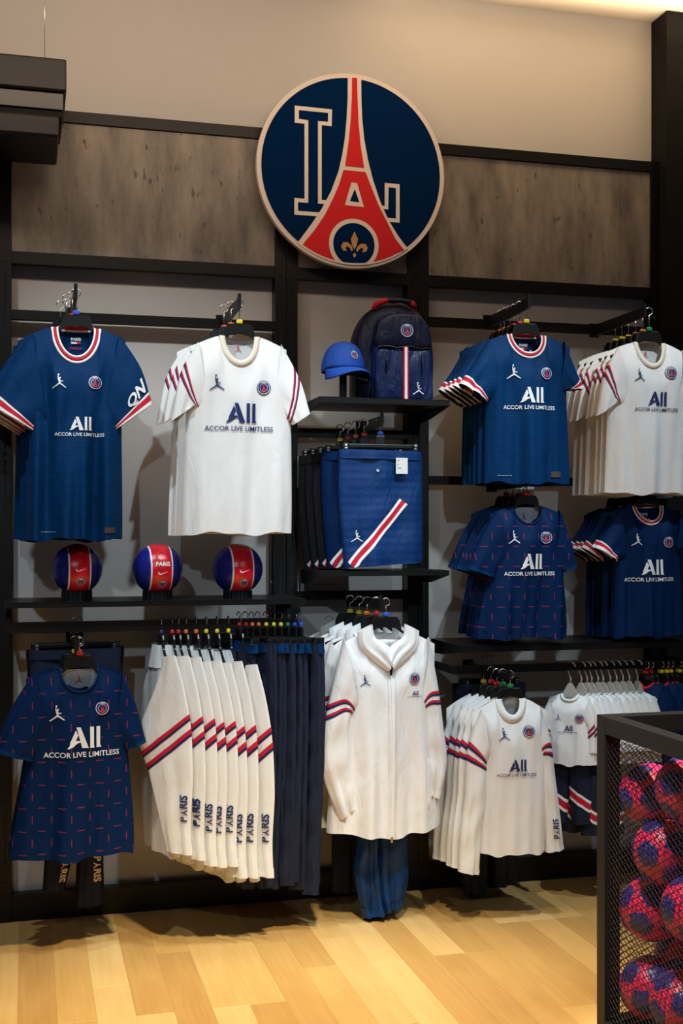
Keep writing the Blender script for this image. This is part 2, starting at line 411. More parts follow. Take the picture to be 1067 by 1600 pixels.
class Body:
    """front and back panel of a top; sizes in metres, origin at the neck point"""
    def __init__(s, neck, depth, sh, drop, chest, hem, L, th=.05, fold=.008, seed=0, shift=0, bdepth=.012, hemcurve=.0, kz=(5, 9), flare=1.0):
        s.nw, s.nd, s.sh, s.drop, s.L, s.th, s.fold, s.shift, s.bd, s.hc = neck, depth, sh, drop, L, th, fold, shift, bdepth, hemcurve
        s.w = [(0, sh), (.1, sh*1.0), (.3, chest), (1, hem)]; s.k = kz; s.flare = flare
        r = random.Random(seed); s.ph = [r.uniform(0, 6.28) for _ in range(8)]
    def ztop(s, a, back):
        a = abs(a)*s.sh
        if a < s.nw: return -(s.bd if back else s.nd)*math.sqrt(max(0, 1-(a/s.nw)**2))
        return -s.drop*((a-s.nw)/(s.sh-s.nw))**1.25
    def pt(s, a, v, back=False, off=0):
        hw = lerp(s.w, v); zt = s.ztop(a, back)
        z = zt+(-s.L-zt+s.hc*a*a)*v; x = a*hw+s.shift*v*v
        z += v**6*.006*(math.sin(5*a+s.ph[5])+.6*math.sin(11*a+s.ph[6]))*(1 if not back else .5)
        edge = max(0, 1-abs(a)**2.6)**.6
        rise = smooth(-.02, .2, v)**.7
        xt = abs(a)*s.sh
        nt = .034*math.sqrt(max(0, 1-(xt/s.nw)**2)) if xt < s.nw else 0
        T = s.th*edge*rise*(1+(s.flare-1)*v)+nt*(1-rise)
        w = max(0, -z/s.L); g = a*hw/s.w[2][1]       # folds follow the real height and width, so they run smoothly past the neckline
        am = s.fold*smooth(.1, .9, w)*edge
        fo = am*(math.sin(s.k[0]*g+s.ph[0]+.9*w)+.7*math.sin(s.k[1]*g+s.ph[1]-1.6*w)+.35*math.sin(17*g+s.ph[2]+2*w))
        # tension creases running down from the shoulders
        gg = math.sqrt(g*g+.01)
        fo += s.fold*.45*edge*rise*smooth(.03, .16, w)*(1-smooth(.25, .7, w))*(math.sin(9*gg-7*w+s.ph[3])+.6*math.sin(13*gg+6*w+s.ph[4]))
        y = T+off-(.4*fo if back else -fo)
        return Vector((x, y if back else -y, z))
    def mesh(s, name, mat, parent, nx=52, nv=60):
        vs, uv, fs = [], [], []
        for back in (False, True):
            o = len(vs)
            for j in range(nv+1):
                v = (j/nv)**1.15
                for i in range(nx+1):
                    a = -math.cos(math.pi*i/nx)*.35+(-1+2*i/nx)*.65
                    p = s.pt(a, v, back); vs.append(p); uv.append((p.x+(.02 if back else 0), p.z))
            for j in range(nv):
                for i in range(nx):
                    q = (o+j*(nx+1)+i, o+(j+1)*(nx+1)+i, o+(j+1)*(nx+1)+i+1, o+j*(nx+1)+i+1)
                    fs.append(q if not back else q[::-1])
        return mesh_obj(name, vs, fs, mat, parent, uvs=uv)
    def patch(s, name, mat, parent, a0, a1, v0, v1, back=False, off=.002, nx=14, nv=14):
        vs, fs, uv = [], [], []
        for j in range(nv+1):
            for i in range(nx+1):
                p = s.pt(a0+(a1-a0)*i/nx, v0+(v1-v0)*j/nv, back, off); vs.append(p); uv.append((p.x, p.z))
        for j in range(nv):
            for i in range(nx): fs.append((j*(nx+1)+i, (j+1)*(nx+1)+i, (j+1)*(nx+1)+i+1, j*(nx+1)+i+1))
        return mesh_obj(name, vs, fs, mat, parent, uvs=uv)
    def inv(s, x, z, back=False):
        v = max(0, -z/s.L); a = 0
        for _ in range(24):
            a = max(-1, min(1, (x-s.shift*v*v)/lerp(s.w, v))); zt = s.ztop(a, back)
            v += .6*(max(0, min(1, (z-zt)/(-s.L-zt+s.hc*a*a)))-v)
        return a, v
    def mapf(s, x0, z0, back=False):
        def f(a, b, off):
            aa, v = s.inv(x0+a, z0+b, back); p = s.pt(aa, v, back, -off if back else off); p.x, p.z = x0+a, z0+b; return p
        return f
    def collar(s, parent, bands, n=40):
        """bands: (name, material, w0, w1): rings from the neck seam inwards"""
        for name, mat, w0, w1 in bands:
            vs, fs = [], []
            for back in (False, True):
                o = len(vs)
                for i in range(n+1):
                    t = math.pi*i/n
                    for w in (w0, w1):
                        d = s.bd if back else s.nd; sn = math.sin(t)
                        z = -d*sn+w*sn if not back else -d*sn+w*sn*1.2
                        y = (.034*sn+.003+(w1-w)*.1)
                        vs.append(Vector(((s.nw-w*.9)*math.cos(t), y if back else -y, z+.001)))
                for i in range(n): fs.append((o+2*i, o+2*i+1, o+2*i+3, o+2*i+2))
            o = mesh_obj(name, vs, fs, mat, parent)
            md = o.modifiers.new('thickness', 'SOLIDIFY'); md.thickness = .0025; md.offset = 0

HOMEC = lambda s: [('collar_piping', TRIMW, -.003*s, .006*s), ('collar_band', RED, .006*s, .017*s), ('collar_piping', TRIMW, .017*s, .024*s)]
def home_cuffs(tb, e, a=.83):
    tb.mesh('cuff_piping', TRIMW, e, a, a+.035, off=.0016); tb.mesh('cuff_band', RED, e, a+.035, a+.12, off=.0018); tb.mesh('cuff_piping', TRIMW, e, a+.12, 1.0, off=.0016)
def away_stripes(tb, e, p=.45, w=.045, gap=.09, shear=-.25):
    for q in (p, p+gap+w):
        tb.mesh('sleeve_stripe', RED, e, q, q+w*.55, shear, .0016, rows=4); tb.mesh('sleeve_stripe', TRIMN, e, q+w*.5, q+w, shear, .0017, rows=4)

def chest_prints(e, b, k, col, emblem, crest, spons, sponw, emblem_h=24, crest_r=11, drop=0):
    """positions in photo pixels from the neck point (y down)"""
    add_print(e, 'chest_emblem', [(jump_emblem(emblem_h/k), col)], b.mapf(emblem[0]/k, -emblem[1]/k))
    add_print(e, 'crest', crest_layers(crest_r/k), b.mapf(crest[0]/k, -crest[1]/k))
    add_print(e, 'sponsor_lettering', [(sponsor_shape(sponw/k), col)], b.mapf(spons[0]/k, -spons[1]/k))
def neck_label(e, b, k, home=True):
    f = b.mapf(0, -.045, True)
    g = lambda a, c, off: f(a, c, off+.003)
    if home:
        add_print(e, 'neck_label', [(xf(text2d('PARIS', .016, .03, .02), 0, .006), PW), (shape2d([[(-.018, -.012), (.018, -.012), (.018, -.004), (-.018, -.004)]]), PW),
                                    (shape2d([[(.004, -.012), (.018, -.012), (.018, -.004), (.004, -.004)]]), PR), (xf(text2d('JORDAN', .011, .02, .02, 'CENTER', 1.25), 0, -.03), PR)], g)
    else:
        add_print(e, 'neck_label', [(jump_emblem(.03), PR)], g)

# ------------------------------------------------------------------ hangers, arms
def wire_hook(z0, h, r=.0022, w=.017):
    pts = [(0, 0, z0), (0, 0, z0+h*.45)]
    for i in range(11):
        t = math.radians(-60+ i*24); pts.append((-w*.0+w*math.cos(t)-.0, 0, z0+h*.45+w*.9+w*math.sin(t)))
    return tube(pts, r)
_hm = {}
def hanger(loc, rz, label, color='yellow', group=None, half=.19, hookh=.19, plate=1.0):
    """moulded top hanger: trapezoid centre, two sloping arms, wire hook, coloured size marker"""
    e = empty('top_hanger', loc, rz); tag(e, label, 'hanger', group)
    key = ('bar', half, plate)
    if key not in _hm:
        bm = bmesh.new(); p = plate
        out = [(-.046*p, .052*p), (.046*p, .052*p), (.058*p, .034*p), (.066*p, -.004), (half, -.062), (half, -.076), (.072*p, -.02), (.04*p, .004), (0, .01), (-.04*p, .004), (-.072*p, -.02), (-half, -.076), (-half, -.062), (-.066*p, -.004), (-.058*p, .034*p)]
        prism(bm, out, -.005, .005)
        bmesh.ops.recalc_face_normals(bm, faces=bm.faces)
        bmesh.ops.bevel(bm, geom=list(bm.edges), offset=.002, segments=1, affect='EDGES')
        o = bm_obj('shoulder_bar', bm, BLACKP, e); _hm[key] = o.data
    else: link(bpy.data.objects.new('shoulder_bar', _hm[key]), e)
    hook_and_marker(e, .05*plate, hookh, color); return e
def hook_and_marker(e, z0, hookh, color, hookmat=None):
    key = ('hook', z0, hookh, hookmat)
    if key not in _hm:
        vs, fs = wire_hook(z0-.01, hookh)
        # hooks hang across the arm: turn them into the depth plane
        _hm[key] = mesh_obj('hook', vs, fs, hookmat or STEEL, e).data
    else: link(bpy.data.objects.new('hook', _hm[key]), e)
    if color:
        key = ('mark', color, z0)
        if key not in _hm:
            bm = bmesh.new(); box_bm(bm, -.013, .013, -.008, .008, z0+.003, z0+.02, .004); _hm[key] = bm_obj('size_marker', bm, MARK[color], e).data
        else: link(bpy.data.objects.new('size_marker', _hm[key]), e)
def clip_hanger(loc, rz, label, color='yellow', group=None, half=.17, hookh=.1):
    """trouser hanger: flat bar with a pinch clip at either end"""
    e = empty('clip_hanger', loc, rz); tag(e, label, 'hanger', group)
    key = ('clipbar', half)
    if key not in _hm:
        bm = bmesh.new(); box_bm(bm, -half, half, -.006, .006, -.004, .012, .002); box_bm(bm, -.02, .02, -.006, .006, .01, .05, .003)
        a = bm_obj('bar', bm, BLACKP, e).data
        bm = bmesh.new(); box_bm(bm, -.012, .012, -.016, .016, -.035, .014, .003); box_bm(bm, -.005, .005, -.018, .018, -.01, .004, .001)
        c = bm_obj('clip', bm, [BLACKP], e)
        bm = bmesh.new(); box_bm(bm, -.006, .006, -.0185, .0185, -.012, -.004, .001); box_bm(bm, -.006, .006, -.0185, .0185, 0, .008, .001)
        s = bm_obj('spring', bm, STEEL, c)
        c.location.x = -half+.015; _hm[key] = (a, c.data, s.data)
        c2 = link(bpy.data.objects.new('clip', c.data), e); c2.location.x = half-.015; link(bpy.data.objects.new('spring', s.data), c2)
    else:
        a, cd, sd = _hm[key]; link(bpy.data.objects.new('bar', a), e)
        for sg in (-1, 1):
            c = link(bpy.data.objects.new('clip', cd), e); c.location.x = sg*(half-.015); link(bpy.data.objects.new('spring', sd), c)
    hook_and_marker(e, .05, hookh, color); return e
def faceout(x, y_back, y_front, z, label, h=.05):
    """flat steel arm standing out from a crossbar"""
    e = empty('faceout_arm', (x, y_back, z)); tag(e, label, 'display arm', 'face-out arms on the crossbars')
    L = y_back-y_front
    bm = bmesh.new(); prism(bm, [(0, 0), (0, -h), (-L*.5, -h), (-L, -h*.85), (-L, .0)], -.007, .007)
    for v in bm.verts: v.co = Vector((v.co.y, v.co.x, v.co.z))
    bm_obj('arm', bm, BLACK, e)
    box('end_stop', -.007, .007, -L, -L+.012, -.002, .016, BLACK, e, .001)
    box('mounting_plate', -.025, .025, -.004, .004+.0, -h-.006, .01, BLACK, e, .001)
    return e

# ================================================================== SETTING
FL = struct(box('floor', -2.6, 4.2, -5.6, .08, -.06, -.012, base_mat('subfloor', srgb(70, 50, 32), .8, noise=.1), None, 0))
def planks():
    rnd = random.Random(3); w = .131; meshes = {}
    for c in range(36):
        x = -1.6+c*w; y = .06-rnd.uniform(0, .9)
        first = True; y1 = .06
        while y1 > -4.6:
            L = rnd.choice((.9, 1.2, 1.5, 1.8)) if not first else rnd.choice((.3, .6, .9, 1.2)); first = False
            if L not in meshes:
                bm = bmesh.new(); box_bm(bm, .0001, w-.0001, -L+.0001, -.0001, -.014, 0, 0)
                es = [e for e in bm.edges if all(v.co.z > -.001 for v in e.verts)]
                bmesh.ops.bevel(bm, geom=es, offset=.0004, segments=1, affect='EDGES')
                o = bm_obj('plank', bm, OAK, FL); meshes[L] = o.data
            else: o = link(bpy.data.objects.new('plank', meshes[L]), FL)
            o.location = (x, y1, 0); y1 -= L
planks()
struct(box('wall_back', -2.6, 4.2, .08, .16, 0, 4.19, WALLM, None, 0))
struct(box('wall_right', 3.0, 4.2, -.07, .079, .001, 4.185, BLACKW, None, 0))
struct(box('ceiling', -2.6, 4.2, -5.6, .08, 4.19, 4.25, CEILM, None, 0))

# ---- black steel display frame against the wall
FR = empty('wall_fixture', (1.44, .03, 0)); tag(FR, 'black steel wall display frame with slotted uprights and concrete-look panels', 'display frame')
FX, FY = 1.44, .03
def fbox(name, x0, x1, y0, y1, z0, z1, mat=BLACK, b=.0015): return box(name, x0-FX, x1-FX, y0-FY, y1-FY, z0, z1, mat, FR, b)
XL0, XL1 = -.06, P(430, 800, 0).x
XM0, XM1 = P(465, 800, 0).x, P(637, 800, 0).x
XR0, XR1 = P(670, 800, 0).x, 2.955
ZT = P(250, 184, 0).z
ups = [(-.165, -.114), (-.112, -.06), (XL1, (XL1+XM0)/2-.001), ((XL1+XM0)/2+.001, XM0), (XM1, (XM1+XR0)/2-.001), ((XM1+XR0)/2+.001, XR0), (XR1, XR1+.043)]
SLOT = None
for a, b in ups:
    u = fbox('upright', a, b, 0, .075, 0, ZT)
    bm = bmesh.new(); z = .25; xm = (a+b)/2-FX
    while z < 2.75: box_bm(bm, xm-.004, xm+.004, -.0006-FY, .01-FY, z, z+.024); z += .036  # dark boxes just proud of the upright, painting the shade of open slots
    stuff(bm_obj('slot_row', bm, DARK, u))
    for zz in (P(430, 430, 0).z, .16):
        bm = bmesh.new(); bmesh.ops.create_cone(bm, cap_ends=True, segments=12, radius1=.006, radius2=.005, depth=.006, matrix=Matrix.Translation((xm, -.003-FY, zz)) @ Matrix.Rotation(math.pi/2, 4, 'X'))
        bm_obj('bolt', bm, BLACKP, u)
BAYS = [(XL0, XL1), (XM0, XM1), (XR0, XR1)]
zc0 = P(230, 404, 0).z
bt = P(200, 181, 0).z; bb = P(200, 198, 0).z
for i, (a, b) in enumerate(BAYS):
    fbox('crossbar', a, b, 0, .04, P(200, 199, 0).z, P(200, 181, 0).z)      # top rail
    fbox('crossbar', a, b, 0, .04, P(230, 423, 0).z, P(230, 404, 0).z)      # rail under the panels
    fbox('concrete_panel', a, b, .012, .03, P(230, 404, 0).z+.001, P(200, 199, 0).z-.001, CONC, .001)
    fbox('kick_board', a, b, .004, .06, .0, .115)
RAILZ = {}
def rail(key, i, px, y0, y1):
    a, b = BAYS[i]; z1 = P(px, y0, 0).z; z0 = P(px, y1, 0).z; RAILZ[key] = (z0+z1)/2
    return fbox('crossbar', a, b, -.002, .03, z0, z1)
rail('L1', 0, 230, 493, 508)
rail('M1', 1, 520, 670, 684)
rail('M2', 1, 540, 923, 937)
rail('R1', 2, 700, 496, 511)
rail('R2', 2, 700, 744, 757)

# ---- shelves
def shelf(x0, x1, yf, z, label, th=.022):
    e = empty('display_shelf', ((x0+x1)/2, 0, z)); tag(e, label, 'shelf')
    c = (x0+x1)/2
    bm = bmesh.new(); box_bm(bm, x0-c, x1-c, yf, -.004, -.004, 0, .001); box_bm(bm, x0-c, x1-c, yf, yf+.004, -th, 0, .001)
    box_bm(bm, x0-c+.004, x1-c-.004, yf+.005, -.005, -th*.8, -.005)
    bm_obj('board', bm, BLACK, e)
    for x in (x0-c, x1-c-.004):
        bm = bmesh.new(); prism(bm, [(-.004, -.002), (-.004, -.065), (yf*.35, -.06), (yf+.006, -th), (yf+.006, -.002)], x, x+.004)
        for v in bm.verts: v.co = Vector((v.co.y, v.co.x, v.co.z))
        bm_obj('side_bracket', bm, BLACK, e)
    return e
ZS1 = P(300, 938, -.386).z
shelf(-.085, 1.135, -.386, ZS1, 'long black shelf carrying three footballs on the left')
ZS2 = P(600, 622, -.4).z
shelf(P(499, 620, -.4).x, P(703, 620, -.4).x, -.4, ZS2, 'black shelf under the cap and backpack', .026)
ZS3 = P(600, 892, -.36).z
shelf(P(499, 890, -.36).x, P(702, 890, -.36).x, -.36, ZS3, 'narrow black shelf just below the blue shorts')
ZS4 = P(850, 1006, -.4).z
shelf(P(720, 1000, -.4).x, 2.945, -.4, ZS4, 'long black shelf below the two lower navy jerseys on the right', .03)

# ---- hang rails standing out on brackets
def hang_rail(x0, x1, y, z, h, label):
    c = (x0+x1)/2; e = empty('hang_rail', (c, 0, z)); tag(e, label, 'rail')
    box('bar', x0-c, x1-c, y-.008, y+.008, -h/2, h/2, BLACK, e)
    for x in (x0-c, x1-c-.008): box('bracket', x, x+.008, y+.009, -.001, -h/2, h/2, BLACK, e)
    return e
RY = -.33
ZR1 = P(240, 977, RY).z
hang_rail(-.075, P(465, 970, RY).x, RY, ZR1, .045, 'black hang rail below the football shelf')
ZR2 = P(800, 1044, RY).z
hang_rail(P(705, 1040, RY).x, 2.945, RY, ZR2, .036, 'black hang rail below the right shelf carrying white kits')

# ---- round sign
def sign():
    Y = -.085; c = P(550.3, 266.9, Y); R = .4365
    e = empty('round_sign', c); tag(e, 'large round blue sign with red tower and letters L and A', 'sign')
    bm = bmesh.new(); bmesh.ops.create_cone(bm, cap_ends=True, segments=128, radius1=R, radius2=R, depth=.03, matrix=Matrix.Translation((0, .016, 0)) @ Matrix.Rotation(math.pi/2, 4, 'X'))
    rimm = base_mat('sign_white', srgb(222, 212, 204), .5, noise=.02)
    o = bm_obj('backing_disc', bm, rimm, e)
    for sx in (-.2, .2):
        for sz in (-.2, .12): box('standoff', sx-.015, sx+.015, .031, .164 if sz > 0 and P(550, 186, 0).z < c.z+sz else .1, sz-.015, sz+.015, BLACK, e)
    navy = base_mat('sign_navy', srgb(1, 34, 76), .85, spec=.03, noise=.04); red = base_mat('sign_red', srgb(206, 34, 42), .6, spec=.15, noise=.03); gold = base_mat('sign_gold', srgb(190, 146, 88), .6, spec=.15, noise=.04)
    q = lambda pts: [((lambda w: (w.x-c.x, w.z-c.z))(P(380+x/3.138, 90+y/3.138, Y))) for x, y in pts]
    def layer(name, polys, m, k):
        vs, fs = shape2d(polys, .2)
        bm = bmesh.new(); bv = [bm.verts.new((x, 0, z)) for x, z in vs]
        for f in fs: bm.faces.new([bv[i] for i in f])
        bmesh.ops.dissolve_limit(bm, angle_limit=.01, verts=bm.verts, edges=bm.edges)
        bmesh.ops.recalc_face_normals(bm, faces=bm.faces)
        r = bmesh.ops.extrude_face_region(bm, geom=list(bm.faces))
        for v in r['geom']:
            if isinstance(v, bmesh.types.BMVert): v.co.y -= .0012*k
        return bm_obj(name, bm, m, e)
    layer('blue_field', [circ(0, 0, R-.021, 128)], navy, 1)
    Lo = [(252, 236), (435, 255), (433, 337), (384, 332), (384, 698), (693, 728), (693, 615), (766, 622), (766, 810), (250, 770), (250, 688), (300, 693), (300, 325), (252, 319)]
    Li = [(272, 258), (416, 272), (415, 316), (366, 311), (366, 716), (710, 745), (712, 636), (748, 641), (748, 790), (268, 752), (268, 709), (318, 713), (318, 308), (272, 301)]
    layer('letter_outline', [[q(Lo), q(Li)]], rimm, 2)
    arc = lambda a0, a1, r, n=14: [(r*math.cos(math.radians(a0+(a1-a0)*i/n)), r*math.sin(math.radians(a0+(a1-a0)*i/n))) for i in range(n+1)]
    left = [(512, 97), (511, 200), (506, 300), (497, 400), (484, 480), (466, 560), (430, 655), (385, 740), (335, 815), (278, 892)]
    right = [(806, 938), (762, 880), (712, 800), (670, 705), (635, 600), (610, 500), (592, 400), (582, 300), (578, 200), (577, 103)]
    aL = math.degrees(math.atan2(*(q([(278, 892)])[0][::-1]))); aR = math.degrees(math.atan2(*(q([(806, 938)])[0][::-1])))
    rr = R-.012
    layer('tower_outline', [q(left)+arc(aL, aR, rr)+q(right)], rimm, 3)
    up = [(532, 100), (531, 200), (526, 300), (517, 400), (498, 533), (592, 543), (574, 430), (564, 320), (559, 200), (557, 101)]
    layer('tower_top', [q(up)], red, 4)
    rr = R-.021
    lo = q([(490, 552), (470, 620), (440, 690), (400, 770), (350, 845), (296, 910)])
    a1 = math.degrees(math.atan2(*(lo[-1][::-1]))); hi = q([(787, 945), (745, 890), (705, 810), (660, 720), (620, 620), (598, 562)]); a2 = math.degrees(math.atan2(*(hi[0][::-1])))
    layer('tower_legs', [lo+arc(a1, a2, rr)+hi], red, 4)
    layer('tower_window', [[q([(529, 614), (556, 617), (590, 735), (497, 724)]), q([(545, 645), (568, 712), (521, 706)])]], rimm, 5)
    layer('tower_window_field', [q([(545, 645), (568, 712), (521, 706)])], navy, 5)
    cc = q([(541, 918)])[0]; r1 = 124/3.138/342; r2 = 103/3.138/342
    def clip(r, lim): 
        pts = circ(cc[0], cc[1], r, 64); out = []
        for x, z in pts:
            d = math.hypot(x, z)
            out.append((x, z) if d < lim else (x*lim/d, z*lim/d))
        return out
    layer('arch', [clip(r1, R-.012)], rimm, 5)
    layer('arch_field', [clip(r2, R-.021)], navy, 6)
    fl = [[(543, 855), (560, 892), (553, 925), (543, 942), (532, 925), (526, 890)],
          [(536, 946), (527, 922), (508, 907), (488, 908), (477, 926), (488, 948), (506, 949), (498, 934), (510, 926), (522, 938), (528, 952)],
          [(551, 948), (560, 926), (578, 914), (598, 917), (609, 936), (598, 955), (580, 956), (588, 940), (576, 934), (564, 944), (558, 955)],
          [(543, 957), (552, 970), (543, 984), (535, 970)]]
    layer('gold_lily', [q(p) for p in fl], gold, 7)
sign()

# ---- hanging black housing, upper left
def housing():
    Yb, Yf = -.1, -.5
    a = P(104, 92, Yf); b = P(92, 213, Yf)
    e = empty('hanging_light_box', (a.x-.4, Yb, b.z)); tag(e, 'black hanging housing with a wire, above the left panel', 'light box')
    h = a.z-b.z
    box('top_cover', -.4, .4, Yf-Yb, 0, h*.58, h, BLACK, e, .008)
    box('neck', -.4, .388, Yf-Yb+.02, -.02, h*.36, h*.58, BLACKP, e, .002)
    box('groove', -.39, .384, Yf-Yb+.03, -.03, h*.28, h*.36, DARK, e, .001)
    box('lower_cover', -.4, .372, Yf-Yb+.01, -.01, 0, h*.28, BLACK, e, .01)
    vs, fs = tube([(.32, -.2, h), (.32, -.2, 4.188-b.z)], .0012); mesh_obj('wire', vs, fs, STEEL, e)
    vs, fs = tube([(-.32, -.2, h), (-.32, -.2, 4.188-b.z)], .0012); mesh_obj('wire', vs, fs, STEEL, e)
housing()

# ================================================================== GARMENTS
def top(name, px, py, Y, label, cat, group, neck, depth, sh, drop, chest, hem, L, mat, lining=None, rz=0, th=.05, fold=.008, seed=0, shift=0, kz=(5, 9), bd=.012, hemcurve=0, flare=1.0):
    """hung top: all sizes in photo pixels; returns Empty, Body, px per metre"""
    k = K(px, Y); e = empty(name, P(px, py, Y), rz); tag(e, label, cat, group)
    b = Body(neck/k, depth/k, sh/k, drop/k, chest/k, hem/k, L/k, th, fold, seed, shift/k, bd, hemcurve/k, kz, flare)
    b.mesh('body', mat, e)
    if lining:
        a = b.nw/b.sh*.98
        b.patch('neck_lining', lining, e, -a, a, .0, .26, True, -.004)
    return e, b, k
def hem_details(e, b, k, hem_y, lx, rx):
    add_print(e, 'hem_patch', [(shape2d([[(-8/k, -4/k), (8/k, -4/k), (8/k, 5/k), (-8/k, 5/k)]]), PBR)], b.mapf(rx/k, -(hem_y-14)/k))
    add_print(e, 'hem_lettering', [(shape2d([[(x/k, -1/k), ((x+5)/k, -1/k), ((x+5)/k, .6/k), (x/k, .6/k)] for x in (-12, -6, 0, 6)]), PG)], b.mapf(lx/k, -(hem_y-12)/k))
def hang_stack(root, what, place, n, dy, colors, group, dx=0, jit=.02, half=.19, plate=1.0, hz=0, rot=0, hooks=.19):
    """copies of a hung top standing behind the front one on the same arm, each on its own hanger"""
    rnd = random.Random(len(what)+n); b = Vector(root.location); out = []
    root['group'] = group
    for i in range(n):
        p = b+Vector((dx*i+(rnd.uniform(-jit, jit) if i else 0), dy*i, rnd.uniform(-.006, .004) if i else 0)); rz = root.rotation_euler.z+(rnd.uniform(-.06, .1)+rot if i else 0)
        if i: d_ = dup(root, p, rz, '%s from the front among the %s on %s' % (ORD[i], what, place), group); d_.scale.y = .5
        hp = p.copy(); hp.z += hz
        hanger(hp, rz, 'black hanger of the %s %s on %s' % (ORD[i], what.rstrip('s') if not what.endswith('ss') else what, place), colors[i % len(colors)], 'black plastic top hangers', half, hooks, plate)
    return b

# ---- navy home jerseys, upper left
e, b, k = top('home_jersey', 119, 513, -.42, 'large navy jersey with red collar at the upper left, frontmost on its arm', 'jersey', 'navy', 37, 56, 76, 16, 70, 73, 330, NAVY, NAVY, th=.06, fold=.03, seed=4, kz=(7, 12), shift=-2)
b.collar(e, HOMEC(1.15)); neck_label(e, b, k)
r = Tube([(66, 8, 40, 150), (100, 60, 52, 150), (117, 116, 60, 158)], k, -.012, (.035, .04), .004, 3); r.mesh('sleeve', NAVY, e); home_cuffs(r, e)
add_print(e, 'sleeve_lettering', [(text2d('QN', .05, .03, .02), PW)], r.mapf(.70, .32, -.17))
l = Tube([(-66, 10, -44, 150), (-104, 70, -56, 150), (-132, 122, -63, 163)], k, -.012, (.035, .045), .005, 5); l.mesh('sleeve', NAVY, e); home_cuffs(l, e)
chest_prints(e, b, k, PW, (-27, 87), (28, 87), (4, 168), 75, 22, 11)
hem_details(e, b, k, 330, -42, 50)
hang_stack(e, 'navy jerseys', 'the upper left arm', 5, .07, ['blue', 'red', 'orange', 'yellow'], 'navy home jerseys, upper left', dx=-.012)
faceout(P(118, 480, -.45).x, -.003, -.47, P(119, 513, -.42).z+.152, 'black arm holding the upper left navy jerseys')

# ---- white training jerseys, upper left
def away_tee(px, py, Y, label, group, s=1.0, seed=1, rz=0, L=308, lens=None, sheer=False):
    e, b, k = top('training_jersey', px, py, Y, label, 'jersey', group, 31*s, 48*s, 75*s, 18*s, 83*s, 86*s, L, WHITE, WHITE, rz, .055, .012, seed, -3*s, (4, 9))
    b.collar(e, [('collar_band', CREAM, -.002, .024*s)]); neck_label(e, b, k, False)
    r = Tube([(66*s, 10*s, 48*s, 118*s), (96*s, 66*s, 66*s, 122*s), (112*s, 118*s, 84*s, 137*s)], k, -.01, (.035, .03), .003, seed+3); r.mesh('sleeve', WHITE, e); away_stripes(r, e, .5, .065, .06, .42)
    l = Tube([(-66*s, 12*s, -50*s, 118*s), (-92*s, 60*s, -62*s, 118*s), (-108*s, 136*s, -68*s, 108*s)], k, -.014, (.035, .035), .004, seed+5); l.mesh('sleeve', WHITE, e); away_stripes(l, e, .42, .065, .06, .2)
    return e, b, k
e, b, k = away_tee(374, 526, -.42, 'white jersey with cream collar at the upper left, frontmost on its arm', 'w', seed=11)
chest_prints(e, b, k, PN, (-39, 76), (35, 81), (-4, 146), 107, 24, 11)
hang_stack(e, 'white jerseys', 'the upper left arm', 3, .07, ['yellow', 'orange', 'red'], 'white training jerseys, upper left', dx=-.02, jit=.006, rot=-.14)
faceout(P(373, 480, -.45).x, -.003, -.47, P(374, 526, -.42).z+.152, 'black arm holding the upper left white jerseys')

# ---- patterned jerseys, lower left (the arm crosses the hang rail)
def pattern_tee(px, py, Y, label, s, seed, L, rz=0):
    e, b, k = top('patterned_jersey', px, py, Y, label, 'jersey', 'p', 31*s, 36*s, 76*s, 16*s, 76*s, 94*s, L, PATT, GREYL, rz, .055, .017, seed, -10*s, (4, 8), .004)
    b.collar(e, [('collar_band', NAVY2, -.003, .008*s)]); neck_label(e, b, k, False)
    r = Tube([(66*s, 8*s, 52*s, 110*s), (88*s, 60*s, 62*s, 118*s), (103*s, 118*s, 72*s, 130*s)], k, -.008, (.035, .035), .004, seed+1); r.mesh('sleeve', PATT, e)
    l = Tube([(-66*s, 8*s, -48*s, 115*s), (-98*s, 60*s, -60*s, 120*s), (-126*s, 122*s, -68*s, 140*s)], k, -.012, (.035, .04), .005, seed+2); l.mesh('sleeve', PATT, e)
    for tb in (l, r): tb.mesh('cuff_hem', NAVY, e, .93, 1, off=.001)
    return e, b, k
e, b, k = pattern_tee(124, 1045, -.5, 'large navy jersey with red dash pattern at the lower left, frontmost on its arm', 1.0, 21, 292, .05)
chest_prints(e, b, k, PW, (-36, 66), (33, 60), (2, 130), 115, 24, 11)
hang_stack(e, 'patterned jerseys', 'the lower left arm', 3, .06, ['red', 'orange', 'yellow'], 'patterned navy jerseys, lower left', dx=-.01, jit=.01, hooks=.11)
zz = P(124, 1045, -.5).z
faceout(P(119, 970, -.5).x, -.05, -.55, zz+.118, 'black arm holding the lower left patterned jerseys')

# ---- trousers and leggings hanging behind the patterned jerseys
def trousers(name, px, py, Y, label, group, chain, mat, rz=0, th=.035, cat='trousers', band=True, seed=0, half=.17, color='yellow', fold=.006, hanglabel=None, cuff=True):
    k = K(px, Y); e = empty(name, P(px, py, Y), rz); tag(e, label, cat, group)
    t = []
    for i, ch in enumerate(chain):
        tb = Tube(ch, k, -.01*i, (th, th*.8), fold, seed+i*3); tb.mesh('leg', mat, e); t.append(tb)
        if cuff: tb.mesh('ankle_cuff', mat, e, .965, 1, off=.003)
    if band:
        xs = [c for ch in chain for c in (ch[0][0], ch[0][2])]
        wb = Tube([(min(xs)-1, -1, max(xs)+1, -1), (min(xs)-1, 14, max(xs)+1, 14)], k, -.006, (th+.006, th+.006), .001, 1); wb.mesh('waistband', mat, e, rows=4)
    if color: clip_hanger(P(px, py, Y)+Vector((0, 0, .012)), rz, hanglabel or 'clip hanger of the '+label, color, 'black clip hangers', half)
    return e, t, k
